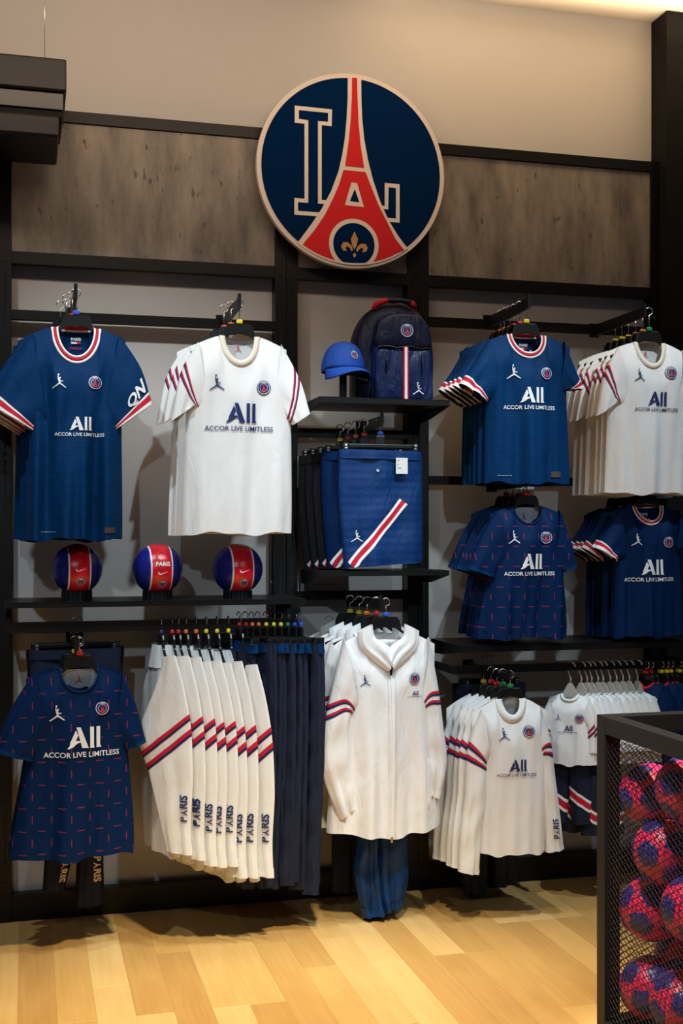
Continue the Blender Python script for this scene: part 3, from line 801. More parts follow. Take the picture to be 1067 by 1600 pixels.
for i, (dx, dy, rz) in enumerate(((0, 0, .12), (4, -2, .05), (-4, 1, -.03))):
    e, t, k = trousers('training_trousers', 118+dx, 1014+dy, -.3+.06*i, '%s black trousers behind the lower left patterned jerseys' % ('nearest', 'middle', 'farthest')[i], 'black trousers, lower left',
        [[(-70, 0, 0, 2), (-66, 120, -8, 120), (-44, 300, -6, 300), (-46, 372, -20, 376)], [(-2, 2, 70, 0), (0, 120, 66, 120), (6, 300, 40, 300), (2, 402, 40, 400)]], INK if i == 0 else BLACKF, rz, seed=i, color=('yellow', 'red', 'orange')[i], cuff=False)
    if i == 0:
        for tb, p in ((t[0], .91), (t[1], .86)):
            add_print(e, 'sleeve_lettering', [(xf(paris_shape(.03), 0, 0, 1, -math.pi/2), base_mat('cream_print', srgb(214, 204, 190), .6, noise=.02))], tb.mapf(p, .74, .1))

# ---- side-hung white long-sleeved tops on the left rail
def side_top(first):
    """top hung edge-on: the body lies in the depth plane, the near sleeve hangs toward the room"""
    k = 390.0
    e = empty('long_sleeved_top', (0, 0, 0))
    b = Body(.075, .05, .17, .05, .2, .2, .80, .04, .007, 31, 0, .01)
    o = b.mesh('body', WHITE, e); R = Matrix.Rotation(math.radians(82), 4, 'Z')
    R = Matrix.Translation((.0, .02, -.0)) @ Matrix.Rotation(math.radians(-80), 4, 'Z')
    o.data.transform(R)
    col = Tube([(-24, -14, 24, -14), (-30, 22, 30, 22)], k, 0, (.03, .045), .001, 4); c = col.mesh('stand_collar', WHITE, e, rows=5); c.data.transform(R)
    tb = Tube([(-9, -2, 11, -4), (-26, 46, 26, 42), (-56, 122, 38, 104), (-38, 180, 42, 180), (-18, 250, 38, 250), (-4, 298, 40, 300)], k, 0, (.010, .012), .003, 8)
    X = Matrix.Translation((.0, -.2, 0)) @ Matrix.Rotation(math.radians(-42), 4, 'Z')
    tb.mesh('sleeve', WHITE, e, xform=X)
    for q in (.40, .475):
        tb.mesh('sleeve_stripe', RED, e, q, q+.026, -.17, .0016, rows=4, xform=X); tb.mesh('sleeve_stripe', TRIMN, e, q+.022, q+.036, -.17, .0018, rows=4, xform=X)
    tb.mesh('sleeve_hem', WHITE, e, .955, 1, off=.002, xform=X)
    add_print(e, 'wrist_lettering', [(xf(paris_shape(.03), 0, 0, 1, math.pi/2), PN)], tb.mapf(.76, .82, .17, X))
    fb = Tube([(-16, 10, 12, 10), (-20, 130, 16, 130), (-14, 290, 20, 292)], k, 0, (.03, .03), .004, 9)
    fb.mesh('sleeve', WHITE, e, xform=Matrix.Translation((0, .2, 0)) @ Matrix.Rotation(math.radians(60), 4, 'Z'))
    return e
hx = [247, 261, 272, 284, 297, 310, 324, 341, 363]; gxs = [254, 271, 281, 293, 309, 325, 342, 360, 379]
hc = ['purple', 'red', 'red', 'orange', 'orange', 'yellow', 'yellow', 'yellow', 'purple']
proto = None; rnd = random.Random(5)
for i, x in enumerate(hx):
    loc = P(gxs[i], 1022, RY-.06); loc.y = RY; loc.z += rnd.uniform(-.012, .004)-.0035*i
    lab = 'white long-sleeved top on the left rail, %s from the left' % (['first'] + ORD[1:])[i]
    rz = math.radians(2+rnd.uniform(-3, 3))
    if proto is None: proto = e = side_top(True); e.location = loc; e.rotation_euler.z = rz; tag(e, lab, 'top', 'white long-sleeved tops on the left rail')
    else: d_ = dup(proto, loc, rz, lab, skip=()); d_.scale.z = 1+.013*i+rnd.uniform(-.02, .02)
    hp = loc.copy(); hp.z = ZR1+.0225-.118+.006
    hanger(hp, math.radians(-86), 'black hanger of the %s white top from the left on the left rail' % (['first'] + ORD[1:])[i], hc[i], 'black plastic top hangers', .15, .11)

# ---- navy trousers on the left rail
tx = [376, 386, 396, 406, 418, 430, 441, 452, 463, 473]
tcol = ['red', 'red', 'orange', 'orange', 'yellow', 'yellow', 'yellow', 'green', 'blue', 'blue']
for i, x in enumerate(tx):
    loc = P(x, 1004, RY-.05); loc.y = RY
    rz = math.radians(-66+rnd.uniform(-8, 8)); ln = 368+rnd.uniform(-12, 8)+(10 if i > 6 else 0)
    k = K(x, RY); lab = 'navy trousers hanging on the left rail, %s from the left' % (['first'] + ORD[1:])[i]
    e = empty('track_trousers', loc, rz); tag(e, lab, 'trousers', 'navy trousers on the left rail')
    for j, (a0, a1) in enumerate(((-70+rnd.uniform(-3, 8), 2), (-4, 66+rnd.uniform(-8, 3)))):
        tb = Tube([(a0, 0, a1, 0), (a0-3, 110, a1+3, 110), (a0+8, 260, a1-4, 260), (a0+14, ln, a1-10, ln)], k, -.006*j, (.02, .026), .012, i*7+j); tb.mesh('leg', INK, e)
        tb.mesh('ankle_cuff', INK, e, .96, 1, off=.002)
    wb = Tube([(-70, -2, 66, -2), (-72, 14, 68, 13)], k, -.003, (.024, .028), .006, i); wb.mesh('waistband', NAVY, e, rows=4)  # bluer than the legs: light on the trouser tops put into the colour
    clip_hanger(loc+Vector((0, 0, .012)), rz, 'black clip hanger of the %s navy trousers from the left' % (['first'] + ORD[1:])[i], tcol[i], 'black clip hangers', hookh=.09)

# ---- blue shorts in the middle bay
def shorts(px, py, Y, label, mat, seed, deco, rz=0):
    k = K(px, Y); e = empty('football_shorts', P(px, py, Y), rz); tag(e, label, 'shorts', 'shorts in the middle bay')
    tb = Tube([(-68, 10, 68, 12), (-68, 70, 69, 70), (-60, 170, 69, 172), (-58, 184, 68, 176)], k, 0, (.03, .05), .0075, seed); tb.mesh('body', mat, e, n=56)
    wb = Tube([(-67, 0, 67, 2), (-68, 14, 68, 16)], k, 0, (.037, .04), .0015, seed); wb.mesh('waistband', mat, e, rows=5, n=56)
    def fm(a, c, off):
        # a, c in px from the top centre
        p = min(1, max(0, (c-10)/170)); x0, _, x1, _ = tb.ends(p); q = min(.98, max(.02, (a/k-x0)/(x1-x0))); return tb.at(p, math.acos(1-2*q), off)
    def strip(o0, o1):
        n = 24; L = [(26+(-50-26)*i/n, 78+(182-78)*i/n) for i in range(n+1)]; L2 = []
        return L
    def bandpoly(w0, w1, n=20):
        d = Vector((-78, 104)).normalized(); nn = Vector((d.y, -d.x)); a = []; c = []
        for i in range(n+1):
            m = Vector((34, 80))+Vector((-82, 99))*i/n
            a.append(tuple(m+nn*w0)); c.append(tuple(m+nn*w1))
        return a, c
    for nm, m, w0, w1 in (('side_stripe_edge', TRIMW, -7.5, -3.5), ('side_stripe', RED, -3.5, 3.5), ('side_stripe_edge', TRIMW, 3.5, 7.5)):
        a, c = bandpoly(w0, w1); vs = [fm(x, min(y, 180), .002) for x, y in a]+[fm(x, min(y, 180), .002) for x, y in c]; n = len(a)
        mesh_obj(nm, vs, [(i, i+1, n+i+1, n+i) for i in range(n-1)], m, e)
    if deco:
        add_print(e, 'chest_emblem', [(xf(jump_emblem(18), 0, 0), PW)], lambda a, c, off: fm(-40+a, 136-c, off+.001))
        add_print(e, 'waist_button', [(shape2d([circ(0, 0, 2.2, 12)], 5), STEEL)], lambda a, c, off: fm(-8+a, 32-c, off))
        t = box('price_tag', -8/k, 11/k, -.052, -.0505, -38/k, -13/k, base_mat('paper_tag', srgb(222, 222, 220), .7, noise=.02), e, 0); t.location.x = 28/k
        for zt, w in ((-17, 4), (-24, 2), (-29, 7)):
            box('tag_print', -6/k, (-6+w)/k, -.0525, -.052, (zt-.6)/k, (zt+.6)/k, PG, t, 0)
    return e
BLSH = fabric('royal_shorts', srgb(8, 48, 100), .5, rib=9, crease=.6, spec=.2)
sx, sy = 594, 703
for i in range(5):
    Y = -.3+.055*i; p0 = P(sx, sy, -.3)
    if i == 0: e = shorts(sx, sy, Y, 'royal blue shorts with red diagonal stripe and white tag, frontmost on their arm', BLSH, 3, True); s0 = e
    else:
        e = shorts(sx, sy, -.3, '%s pair of dark shorts from the front on the middle arm' % ORD[i], NAVY2 if i < 2 else BLACKF, 3+i, False); e.location = p0+Vector((-.035-.022*i, .055*i, -.004*i)); e.rotation_euler.z = -.22+.03*i
    clip_hanger(Vector(e.location)+Vector((0, 0, .012)), e.rotation_euler.z, 'black clip hanger of the %s shorts from the front on the middle arm' % ORD[i], ['blue', 'red', 'orange', 'red', 'yellow'][i], 'black clip hangers', .172, .13)
faceout(P(593, 660, -.3).x, -.003, -.34, p0.z+.012+.132, 'black arm holding the shorts in the middle bay', .045)

# ---- white hooded jackets, middle bay
def jacket(px, py, Y, label):
    e, b, k = top('hooded_jacket', px, py, Y, label, 'jacket', 'j', 36, 40, 80, 20, 78, 92, 312, WHITEN, WHITEN, 0, .075, .016, 41, -4, (5, 11), .012, 8, 1.35)
    # hood collar rolled round the neck
    for sd in (-1, 1):
        hb = Tube([(sd*50, -2, sd*26, -14), (sd*46, 22, sd*22, 6), (sd*22, 46, sd*2, 20), (sd*4, 58, sd*-4, 40)], k, -.035, (.02, .026), .006, 6+sd, -.062); hb.mesh('hood_fold', WHITEN, e)
    hb = Tube([(-48, 2, -40, 32), (0, 6, 0, 34), (48, 2, 40, 32)], k, .04, (.02, .02), .004, 3); hb.mesh('hood_back', WHITEN, e)
    r = Tube([(66, 8, 50, 110), (80, 80, 58, 130), (90, 150, 60, 190), (96, 208, 60, 220), (82, 262, 64, 252)], k, -.03, (.04, .035), .007, 9); r.mesh('sleeve', WHITEN, e)
    l = Tube([(-72, 8, -50, 120), (-92, 90, -62, 130), (-110, 170, -60, 190), (-108, 210, -52, 230), (-80, 285, -52, 262)], k, -.034, (.045, .035), .008, 12); l.mesh('sleeve', WHITEN, e)
    for tb in (r, l):
        away_stripes(tb, e, .17, .036, .03, -.24); tb.mesh('sleeve_hem', WHITEN, e, .94, 1, off=.003)
    # zip
    zs = []; fs = []
    n = 50
    for i in range(n+1):
        v = .02+.98*i/n; p = b.pt(.02, v); 
        for w in (-.004, .004): zs.append(Vector((p.x+w, p.y-.004, p.z)))
    for i in range(n): fs.append((2*i, 2*i+1, 2*i+3, 2*i+2))
    z = mesh_obj('zip', zs, fs, TRIMW, e)
    for w in (-.017, .017):
        vs, ff = tube([b.pt(.02, .03+.96*i/n)+Vector((w, -.003, 0)) for i in range(n+1)], .0018, 5); mesh_obj('zip_seam', vs, ff, WHITEN, e)
    p = b.pt(.02, .06); box('zip_pull', p.x-.004, p.x+.004, p.y-.012, p.y-.006, p.z-.03, p.z, BLACKP, e, .001)
    p = b.pt(.02, 1.0); box('zip_end', p.x-.005, p.x+.005, p.y-.01, p.y-.004, p.z-.012, p.z+.012, STEEL, e, .002)
    for sd in (-1, 1):
        vs, ff = tube([b.pt(sd*(.74-.05*i/10), .62+.26*i/10)+Vector((0, -.002, 0)) for i in range(11)], .0022, 5); mesh_obj('pocket_welt', vs, ff, WHITEN, e)
    return e, b, k
e, b, k = jacket(603, 988, -.42, 'white hooded zip jacket, frontmost in the middle bay')
add_print(e, 'chest_emblem', [(jump_emblem(17/k), PN)], b.mapf(-42/k, -72/k))
add_print(e, 'crest', crest_layers(9/k), b.mapf(38/k, -70/k))
add_print(e, 'sponsor_lettering', [(sponsor_shape(24/k), PN)], b.mapf(38/k, -98/k))
hang_stack(e, 'white jackets', 'the middle arm', 5, .062, ['blue', 'red', 'orange', 'yellow', 'yellow'], 'white hooded jackets', dx=-.022, jit=.006, rot=-.1, hz=.012, plate=1.05, hooks=.13)
faceout(P(590, 940, -.42).x, -.003, -.47, P(603, 988, -.42).z+.012+.0025+.128, 'black arm holding the white jackets')
# blue track trousers under the jackets
for i, (dx, Y, m, ch) in enumerate(((0, -.36, BLUEP, [[(-42, 0, -2, 0), (-40, 90, 0, 90), (-40, 250, -2, 250), (-44, 300, 4, 320), (-30, 366, 8, 362)], [(-4, 0, 40, 0), (-6, 90, 38, 90), (-8, 250, 40, 250), (-8, 320, 42, 316), (2, 360, 32, 350)]]),
                                  (-48, -.2, BLACKF, [[(-30, 0, 2, 0), (-30, 200, 2, 200), (-30, 328, 0, 330)], [(-2, 0, 34, 0), (0, 200, 34, 200), (2, 328, 34, 324)]]),
                                  (-30, -.12, BLACKF, [[(-30, 0, 2, 0), (-30, 200, 2, 200), (-30, 322, 0, 324)], [(-2, 0, 34, 0), (0, 200, 34, 200), (2, 320, 34, 322)]]))):
    trousers('track_trousers', 596+dx, 1064, Y, ('blue nylon track trousers with gathered cuffs under the white jackets', 'black trousers behind the blue track trousers, nearer pair', 'black trousers behind the blue track trousers, farther pair')[i], 'track trousers, middle bay', ch, m, (0, -.1, 0)[i], .045 if i == 0 else .03, seed=50+i, color=('red', 'green', 'yellow')[i], half=.1, fold=.012 if i == 0 else .005, cuff=i == 0,
             hanglabel='black clip hanger of the %s trousers under the jackets' % ('blue', 'nearer black', 'farther black')[i])

# ---- right bay, upper navy jerseys
def home_tee(px, py, Y, label, s, seed, L, mat=NAVY, kind='home_jersey'):
    e, b, k = top(kind, px, py, Y, label, 'jersey', 'n', 32*s, 37*s, 74*s, 16*s, 68*s, 72*s, L, mat, mat, 0, .055, .016, seed, 2*s, (5, 9))
    b.collar(e, HOMEC(1.0*s)); neck_label(e, b, k)
    r = Tube([(62*s, 8*s, 50*s, 92*s), (80*s, 50*s, 62*s, 88*s), (94*s, 82*s, 70*s, 84*s)], k, -.01, (.035, .04), .004, seed+1); r.mesh('sleeve', mat, e); home_cuffs(r, e, .8)
    l = Tube([(-64*s, 8*s, -50*s, 105*s), (-90*s, 50*s, -62*s, 104*s), (-112*s, 80*s, -70*s, 106*s)], k, -.012, (.035, .045), .005, seed+2); l.mesh('sleeve', mat, e); home_cuffs(l, e, .8)
    return e, b, k
e, b, k = home_tee(822, 524, -.42, 'navy jersey with red collar at the upper right, frontmost on its arm', 1.0, 66, 232)
chest_prints(e, b, k, PW, (-29, 61), (26, 61), (-2, 115), 85, 22, 10)
hem_details(e, b, k, 232, -42, 44)
hang_stack(e, 'navy jerseys', 'the upper right arm', 6, .055, ['yellow', 'red', 'red', 'orange', 'orange', 'orange'], 'navy home jerseys, upper right', dx=-.002, jit=.008)
faceout(P(824, 480, -.46).x, -.003, -.48, P(822, 524, -.42).z+.152, 'black arm holding the upper right navy jerseys')
# ---- right bay, upper white jerseys
e, b, k = away_tee(1014, 536, -.46, 'white jersey at the upper right beside the black pier, frontmost on its arm', 'w2', .86, 71, 0, 236)
chest_prints(e, b, k, PN, (-27, 54), (28, 48), (2, 106), 75, 19, 10)
hang_stack(e, 'white jerseys', 'the upper right arm', 6, .062, ['green', 'orange', 'orange', 'yellow', 'yellow', 'yellow'], 'white training jerseys, upper right', jit=.006)
faceout(P(1008, 490, -.5).x, -.003, -.5, P(1014, 536, -.46).z+.152, 'black arm holding the upper right white jerseys')
# ---- right bay, lower jerseys above the shelf
e, b, k = pattern_tee(823, 791, -.38, 'small navy jersey with red dash pattern above the right shelf, frontmost on its arm', .8, 81, 205)
e.children[0].name = 'body'
chest_prints(e, b, k, PW, (-29, 49), (25, 49), (-3, 105), 84, 20, 10)
hang_stack(e, 'patterned jerseys', 'the arm above the right shelf', 5, .055, ['red', 'orange', 'red', 'yellow'], 'small patterned navy jerseys', jit=.01, half=.15, plate=.9, hooks=.12)
faceout(P(818, 760, -.38).x, -.003, -.41, P(823, 791, -.38).z+.112, 'black arm holding the small patterned jerseys', .03)
e, b, k = home_tee(1011, 790, -.38, 'small dark navy jersey with red collar above the right shelf, frontmost on its arm', .82, 97, 204, NAVY2)
chest_prints(e, b, k, PW, (-28, 54), (26, 57), (-4, 115), 84, 18, 9)
hang_stack(e, 'dark navy jerseys', 'the arm above the right shelf', 6, .055, ['red', 'red', 'orange'], 'small dark navy jerseys', jit=.008, half=.15, plate=.9, hooks=.12)
faceout(P(1008, 760, -.38).x, -.003, -.41, P(1011, 790, -.38).z+.112, 'black arm holding the small dark navy jerseys', .03)

# ---- white drill tops, lower right
def drill(px, py, Y, label):
    e, b, k = top('drill_top', px, py, Y, label, 'top', 'd', 24, 34, 62, 22, 62, 56, 240, WHITE, WHITE, -.1, .06, .01, 95, 0, (4, 7), .004, 4)
    b.collar(e, [('stand_collar', WHITE, -.004, .03)])
    r = Tube([(48, 12, 40, 90), (62, 60, 46, 92), (72, 130, 48, 140), (80, 190, 52, 190), (85, 236, 56, 240)], k, -.01, (.04, .03), .005, 3); r.mesh('sleeve', WHITE, e)
    l = Tube([(-50, 14, -38, 90), (-70, 70, -42, 100), (-76, 150, -42, 150), (-84, 210, -50, 210), (-86, 262, -54, 268)], k, -.03, (.04, .03), .005, 6); l.mesh('sleeve', WHITE, e)
    away_stripes(r, e, .1, .036, .028, -.16); away_stripes(l, e, .13, .036, .028, -.02)
    for tb in (r, l): tb.mesh('sleeve_hem', WHITE, e, .965, 1, off=.002)
    add_print(e, 'sleeve_lettering', [(xf(paris_shape(9/k), 0, 0, 1, math.pi/2), PN)], r.mapf(.8, .42, -.09))
    return e, b, k
e, b, k = drill(797, 1092, -.52, 'white drill top with stand collar at the lower right, frontmost on its arm')
chest_prints(e, b, k, PN, (-16, 53), (24, 48), (4, 115), 64, 19, 9)
hang_stack(e, 'white drill tops', 'the lower right arm', 5, .055, ['green', 'green', 'red', 'red', 'yellow'], 'white drill tops, lower right', dx=-.008, jit=.005, half=.14, plate=.9, hooks=.12)
faceout(P(788, 1044, -.5).x, -.06, -.55, P(797, 1092, -.52).z+.112, 'black arm holding the white drill tops', .03)
for i in range(4):
    trousers('training_trousers', 768-3*i, 1068, -.24+.045*i, '%s pair of black trousers hanging behind the white drill tops' % ('nearest', 'second', 'third', 'farthest')[i], 'black trousers, lower right',
        [[(-54, 0, 0, 0), (-50, 150, -4, 150), (-46, 322-6*i, -8, 326)], [(-2, 0, 54, 0), (2, 150, 50, 150), (4, 318, 40-3*i, 310)]], INK if i < 2 else BLACKF, -.08, seed=70+i, half=.13, color=('green', 'yellow', 'yellow', 'orange')[i], cuff=False)

# ---- children's white kits on the right rail
def kid_kit():
    k = 360.0; e = empty('child_kit_top', (0, 0, 0))
    b = Body(.042, .03, .1, .025, .105, .12, .31, .045, .006, 17, 0, .01, 0, (4, 7), 1.2); b.mesh('body', WHITE, e, 30, 34)
    b.collar(e, [('collar_band', WHITE, -.002, .012)], 20)
    for sd in (1, -1):
        tb = Tube([(sd*32, 4, sd*22, 46), (sd*46, 40, sd*28, 56), (sd*52, 88, sd*26, 92)], k, -.012, (.028, .03), .003, 5+sd); tb.mesh('sleeve', WHITE, e, n=20)
        away_stripes(tb, e, .4, .07, .05, .12)
    add_print(e, 'chest_emblem', [(xf(jump_emblem(.03), -.045, 0), PN)], b.mapf(0, -.1))
    add_print(e, 'kit_crest', crest_layers(.02), b.mapf(.05, -.1))
    add_print(e, 'sponsor_lettering', [(sponsor_shape(.085), PN)], b.mapf(0, -.165))
    return e
def kid_shorts(loc, rz, label):
    k = 360.0; e = empty('child_shorts', loc, rz); tag(e, label, 'shorts', 'navy shorts of the white kits')
    for j, ch in enumerate(([(-34, -4, 0, -4), (-38, 50, -1, 50), (-40, 92, -4, 96)], [(0, -4, 34, -4), (1, 50, 38, 50), (4, 96, 40, 92)])):
        tb = Tube(ch, k, -.004, (.028, .034), .004, 3+j); tb.mesh('leg', INK, e, n=22)
        for a, c, m in ((.5, .55, TRIMW), (.55, .66, RED), (.66, .71, TRIMW)): tb.mesh('leg_stripe', m, e, a, c, .25, .0016, n=22, rows=3)
    return e
def grey_hanger(loc, rz, label):
    e = empty('grey_hanger', loc, rz); tag(e, label, 'hanger', 'grey plastic hangers of the white kits')
    if 'gh' not in _hm:
        bm = bmesh.new(); prism(bm, [(-.02, .03), (-.008, .05), (.008, .05), (.02, .03), (.035, .0), (.09, -.022), (.09, -.034), (.03, -.014), (-.03, -.014), (-.09, -.034), (-.09, -.022), (-.035, 0)], -.005, .005)
        a = bm_obj('shoulder_bar', bm, GREYP, e)
        pts = [(0, 0, .045), (.002, 0, .07), (-.006, 0, .09), (-.012, 0, .108)]+[(.004+.018*math.cos(math.radians(180-t)), 0, .125+.018*math.sin(math.radians(180-t))) for t in range(0, 200, 20)]
        vs, fs = tube(pts, .0038, 8); h = mesh_obj('hook', vs, fs, GREYP, e); _hm['gh'] = (a.data, h.data)
    else:
        link(bpy.data.objects.new('shoulder_bar', _hm['gh'][0]), e); link(bpy.data.objects.new('hook', _hm['gh'][1]), e)
gx = [891, 908, 917, 924, 934, 942, 953, 963, 973, 983, 996]
proto = None
for i, x in enumerate(gx):
    loc = P(x, 1040, RY); loc.z = ZR2+.018-.143; rz = math.radians(-38 if i == 0 else -55+rnd.uniform(-4, 4))
    lab = ('white child top over navy shorts, first on the right rail beside the drill tops' if i == 0 else 'white child top on the right rail, %s from the drill tops' % ORD[i])
    if proto is None: proto = e = kid_kit(); e.location = loc; e.rotation_euler.z = rz; tag(e, lab, 'top', 'white child tops on the right rail')
    else: dup(proto, loc, rz, lab, skip=('chest_emblem', 'sponsor_lettering') if i > 1 else ())
    grey_hanger(loc+Vector((0, 0, .0)), rz, 'grey hanger of the %s white child top from the drill tops' % (['first']+ORD[1:])[i])
    if i < 6:
        kid_shorts(loc+Vector((.0, .01, -.315-.05*(i % 2))), rz, 'navy shorts with red stripe under the %s white child top' % (['first']+ORD[1:])[i])
# ---- dark navy child tops farther along the right rail
nk = [1009, 1016, 1032, 1040, 1047, 1060, 1066]
protoN = None
for i, x in enumerate(nk):
    loc = P(x, 1040, RY); loc.z = ZR2+.018-.1; rz = math.radians(-55)
    lab = 'dark navy child top at the right end of the rail, %s from the white tops' % (['first']+ORD[1:])[i]
    if protoN is None:
        e = empty('child_jersey', loc, rz); tag(e, lab, 'jersey', 'dark navy child tops on the right rail'); protoN = e
        b = Body(.042, .03, .1, .025, .105, .12, .34, .045, .006, 19); b.mesh('body', NAVY2, e, 30, 34); b.collar(e, [('collar_band', RED, -.002, .01)], 20)
        for sd in (1, -1):
            tb = Tube([(sd*32, 4, sd*22, 46), (sd*46, 40, sd*28, 56), (sd*52, 78, sd*26, 82)], 360.0, -.012, (.028, .03), .003, 5+sd); tb.mesh('sleeve', NAVY2, e, n=20)
    else: dup(protoN, loc, rz, lab)
    hanger(loc, rz, 'black hanger of the %s dark navy child top on the right rail' % (['first']+ORD[1:])[i], ['red', 'red', 'yellow', 'yellow', 'yellow', 'yellow', 'green'][i], 'black plastic top hangers', .09, .085, .7)

# ================================================================== FOOTBALLS ON THE SHELF
def glossy(name, c, rough=.22): 
    m = base_mat(name, c, rough, noise=.04, nscale=6, bump=.12, bscale=500); return m
BRED = glossy('ball_red', srgb(206, 20, 40)); BBLU = glossy('ball_blue', srgb(24, 34, 128)); BWHT = glossy('ball_white', srgb(232, 230, 228))
BSEAM = base_mat('ball_seam', srgb(120, 10, 26), .5, noise=.05); BSEAMB = base_mat('ball_seam_blue', srgb(10, 14, 70), .5, noise=.05)
def lat_band(name, r, x0, x1, mat, parent, n=64, rows=14):
    vs, fs = [], []
    a0, a1 = math.acos(max(-1, min(1, x1))), math.acos(max(-1, min(1, x0)))
    for j in range(rows+1):
        a = a0+(a1-a0)*j/rows
        for i in range(n):
            t = 2*math.pi*i/n; vs.append((r*math.cos(a), r*math.sin(a)*math.cos(t), r*math.sin(a)*math.sin(t)))
    for j in range(rows):
        for i in range(n): fs.append((j*n+i, j*n+(i+1) % n, (j+1)*n+(i+1) % n, (j+1)*n+i))
    return mesh_obj(name, vs, fs, mat, parent)
def sph_map(r, az, el):
    def f(a, b, off):
        A = az+a/r; E = el+b/r; R = r+off*.5
        return Vector((R*math.sin(A)*math.cos(E), -R*math.cos(A)*math.cos(E), R*math.sin(E)))
    return f
SWOOSH = [(-.5, .06), (-.44, -.08), (-.34, -.15), (-.2, -.14), (.5, .17), (-.16, -.02), (-.3, -.03), (-.38, .05), (-.42, .16)]
def shelf_ball(px, label, az, tilt, extra):
    Y = -.27; c = P(px, 889, Y); r = 39.3/K(px, Y)
    e = empty('football', c, az); e.rotation_euler = (0, 0, az); tag(e, label, 'football', 'footballs on the shelf')
    h = .38
    lat_band('red_band', r, -h, h, BRED, e)
    for s in (-1, 1):
        lat_band('white_line', r*1.001, min(s*h, s*(h+.06)), max(s*h, s*(h+.06)), BWHT, e, rows=3)
        lat_band('blue_side', r, min(s*(h+.06), s), max(s*(h+.06), s), BBLU, e)
    def seam(pts, m=BSEAM):
        f = sph_map(r, 0, tilt); vs, fs = tube([f(a*r, b*r, .0004) for a, b in pts], .0011, 5); mesh_obj('seam', vs, fs, m, e)
    pent = [(.24*math.sin(2*math.pi*i/5), .62+.24*math.cos(2*math.pi*i/5)) for i in range(6)]
    seam([(a+(c2-a)*t/4, b+(d2-b)*t/4) for (a, b), (c2, d2) in zip(pent, pent[1:]) for t in range(4)]+[pent[-1]])
    seam([(-.38+.76*i/8, .12) for i in range(9)]); seam([(-.14, .42), (-.2, .27), (-.14, .12)]); seam([(.14, .42), (.2, .27), (.14, .12)])
    for s in (-1, 1):
        seam([(s*(.46+.6*i/8), .12+.04*i/8) for i in range(9)], BSEAMB); seam([(s*(.85), .14+.6*i/8) for i in range(9)], BSEAMB); seam([(s*.7, .12-.8*i/8) for i in range(9)], BSEAMB)
    add_print(e, 'tick_mark', [(shape2d([[(x*.4*r, y*.4*r) for x, y in SWOOSH]], .006), BWHT)], sph_map(r, .02, tilt-.02))
    add_print(e, 'ball_crest', crest_layers(.2*r), sph_map(r, .03, tilt-.52), .001)
    if extra: add_print(e, 'ball_lettering', [(text2d('PARIS', .024, .03, .006), BWHT)], sph_map(r, .02, tilt+.33))
    # ribbed ring stand
    zb = ZS1+.0005; rs = .058; top = c.z-math.sqrt(r*r-rs*rs)
    st = empty('ball_stand', (c.x, Y, zb)); tag(st, 'black ribbed ring stand under the '+label.split(' football')[0]+' football', 'stand', 'stands under the footballs')
    vs, fs = [], []; n = 48; H2 = max(.012, top-zb)
    prof = [(rs-.012, 0), (rs+.004, 0), (rs+.004, H2-.002), (rs-.001, H2), (rs-.012, H2-.012)]
    for i in range(n):
        t = 2*math.pi*i/n
        for k2, (a, z) in enumerate(prof):
            a2 = a-(.0025 if i % 2 and k2 in (1, 2) else 0); vs.append((a2*math.cos(t), a2*math.sin(t), z))
    m = len(prof)
    for i in range(n):
        for j in range(m): fs.append((i*m+j, ((i+1) % n)*m+j, ((i+1) % n)*m+(j+1) % m, i*m+(j+1) % m))
    mesh_obj('ribbed_ring', vs, fs, BLACKP, st, smooth=False)
shelf_ball(120, 'leftmost red and blue football on the shelf', .1, 0, False)
shelf_ball(246, 'middle red and blue football on the shelf', .1, -.12, True)
shelf_ball(371, 'rightmost red and blue football on the shelf', .1, -.05, False)

# ================================================================== BACKPACK AND CAP
def dome(name, outline, yb, yf, mat, parent, rnd=.03, bulge=.01, n_in=6):
    """rounded cushion: outline in xz from yb forward to yf"""
    cx = sum(p[0] for p in outline)/len(outline); cz = sum(p[1] for p in outline)/len(outline)
    hw = (max(p[0] for p in outline)-min(p[0] for p in outline))/2
    rings = [(1.0, yb), (1.0, (yb+yf+rnd)/2), (1.0, yf+rnd)]
    for i in range(1, 6):
        t = math.pi/2*i/5; rings.append((1-rnd/hw*(1-math.cos(t)), yf+rnd*(1-math.sin(t))))
    s0 = rings[-1][0]
    for i in range(1, n_in+1):
        t = i/n_in; rings.append((s0*(1-t*.98), yf-bulge*math.sin(t*math.pi/2)))
    vs, fs = [], []; n = len(outline)
    for s, y in rings:
        for x, z in outline: vs.append((cx+(x-cx)*s, y, cz+(z-cz)*s))
    for j in range(len(rings)-1):
        for i in range(n): fs.append((j*n+i, j*n+(i+1) % n, (j+1)*n+(i+1) % n, (j+1)*n+i))
    fs.append(tuple((len(rings)-1)*n+i for i in range(n))); fs.append(tuple(range(n))[::-1])
    return mesh_obj(name, vs, fs, mat, parent)
def spline(pts, per=5):
    out = []; n = len(pts)
    for i in range(n):
        p0, p1, p2, p3 = (Vector(pts[(i+j-1) % n]) for j in range(4))
        for q in range(per):
            t = q/per; out.append(tuple(.5*((2*p1)+(p2-p0)*t+(2*p0-5*p1+4*p2-p3)*t*t+(3*p1-p0-3*p2+p3)*t**3)))
    return out
BPK = fabric('backpack_nylon', srgb(12, 30, 72), .45, crease=1, spec=.3)
BPK2 = fabric('backpack_side', srgb(9, 16, 40), .5, crease=.7, spec=.25)
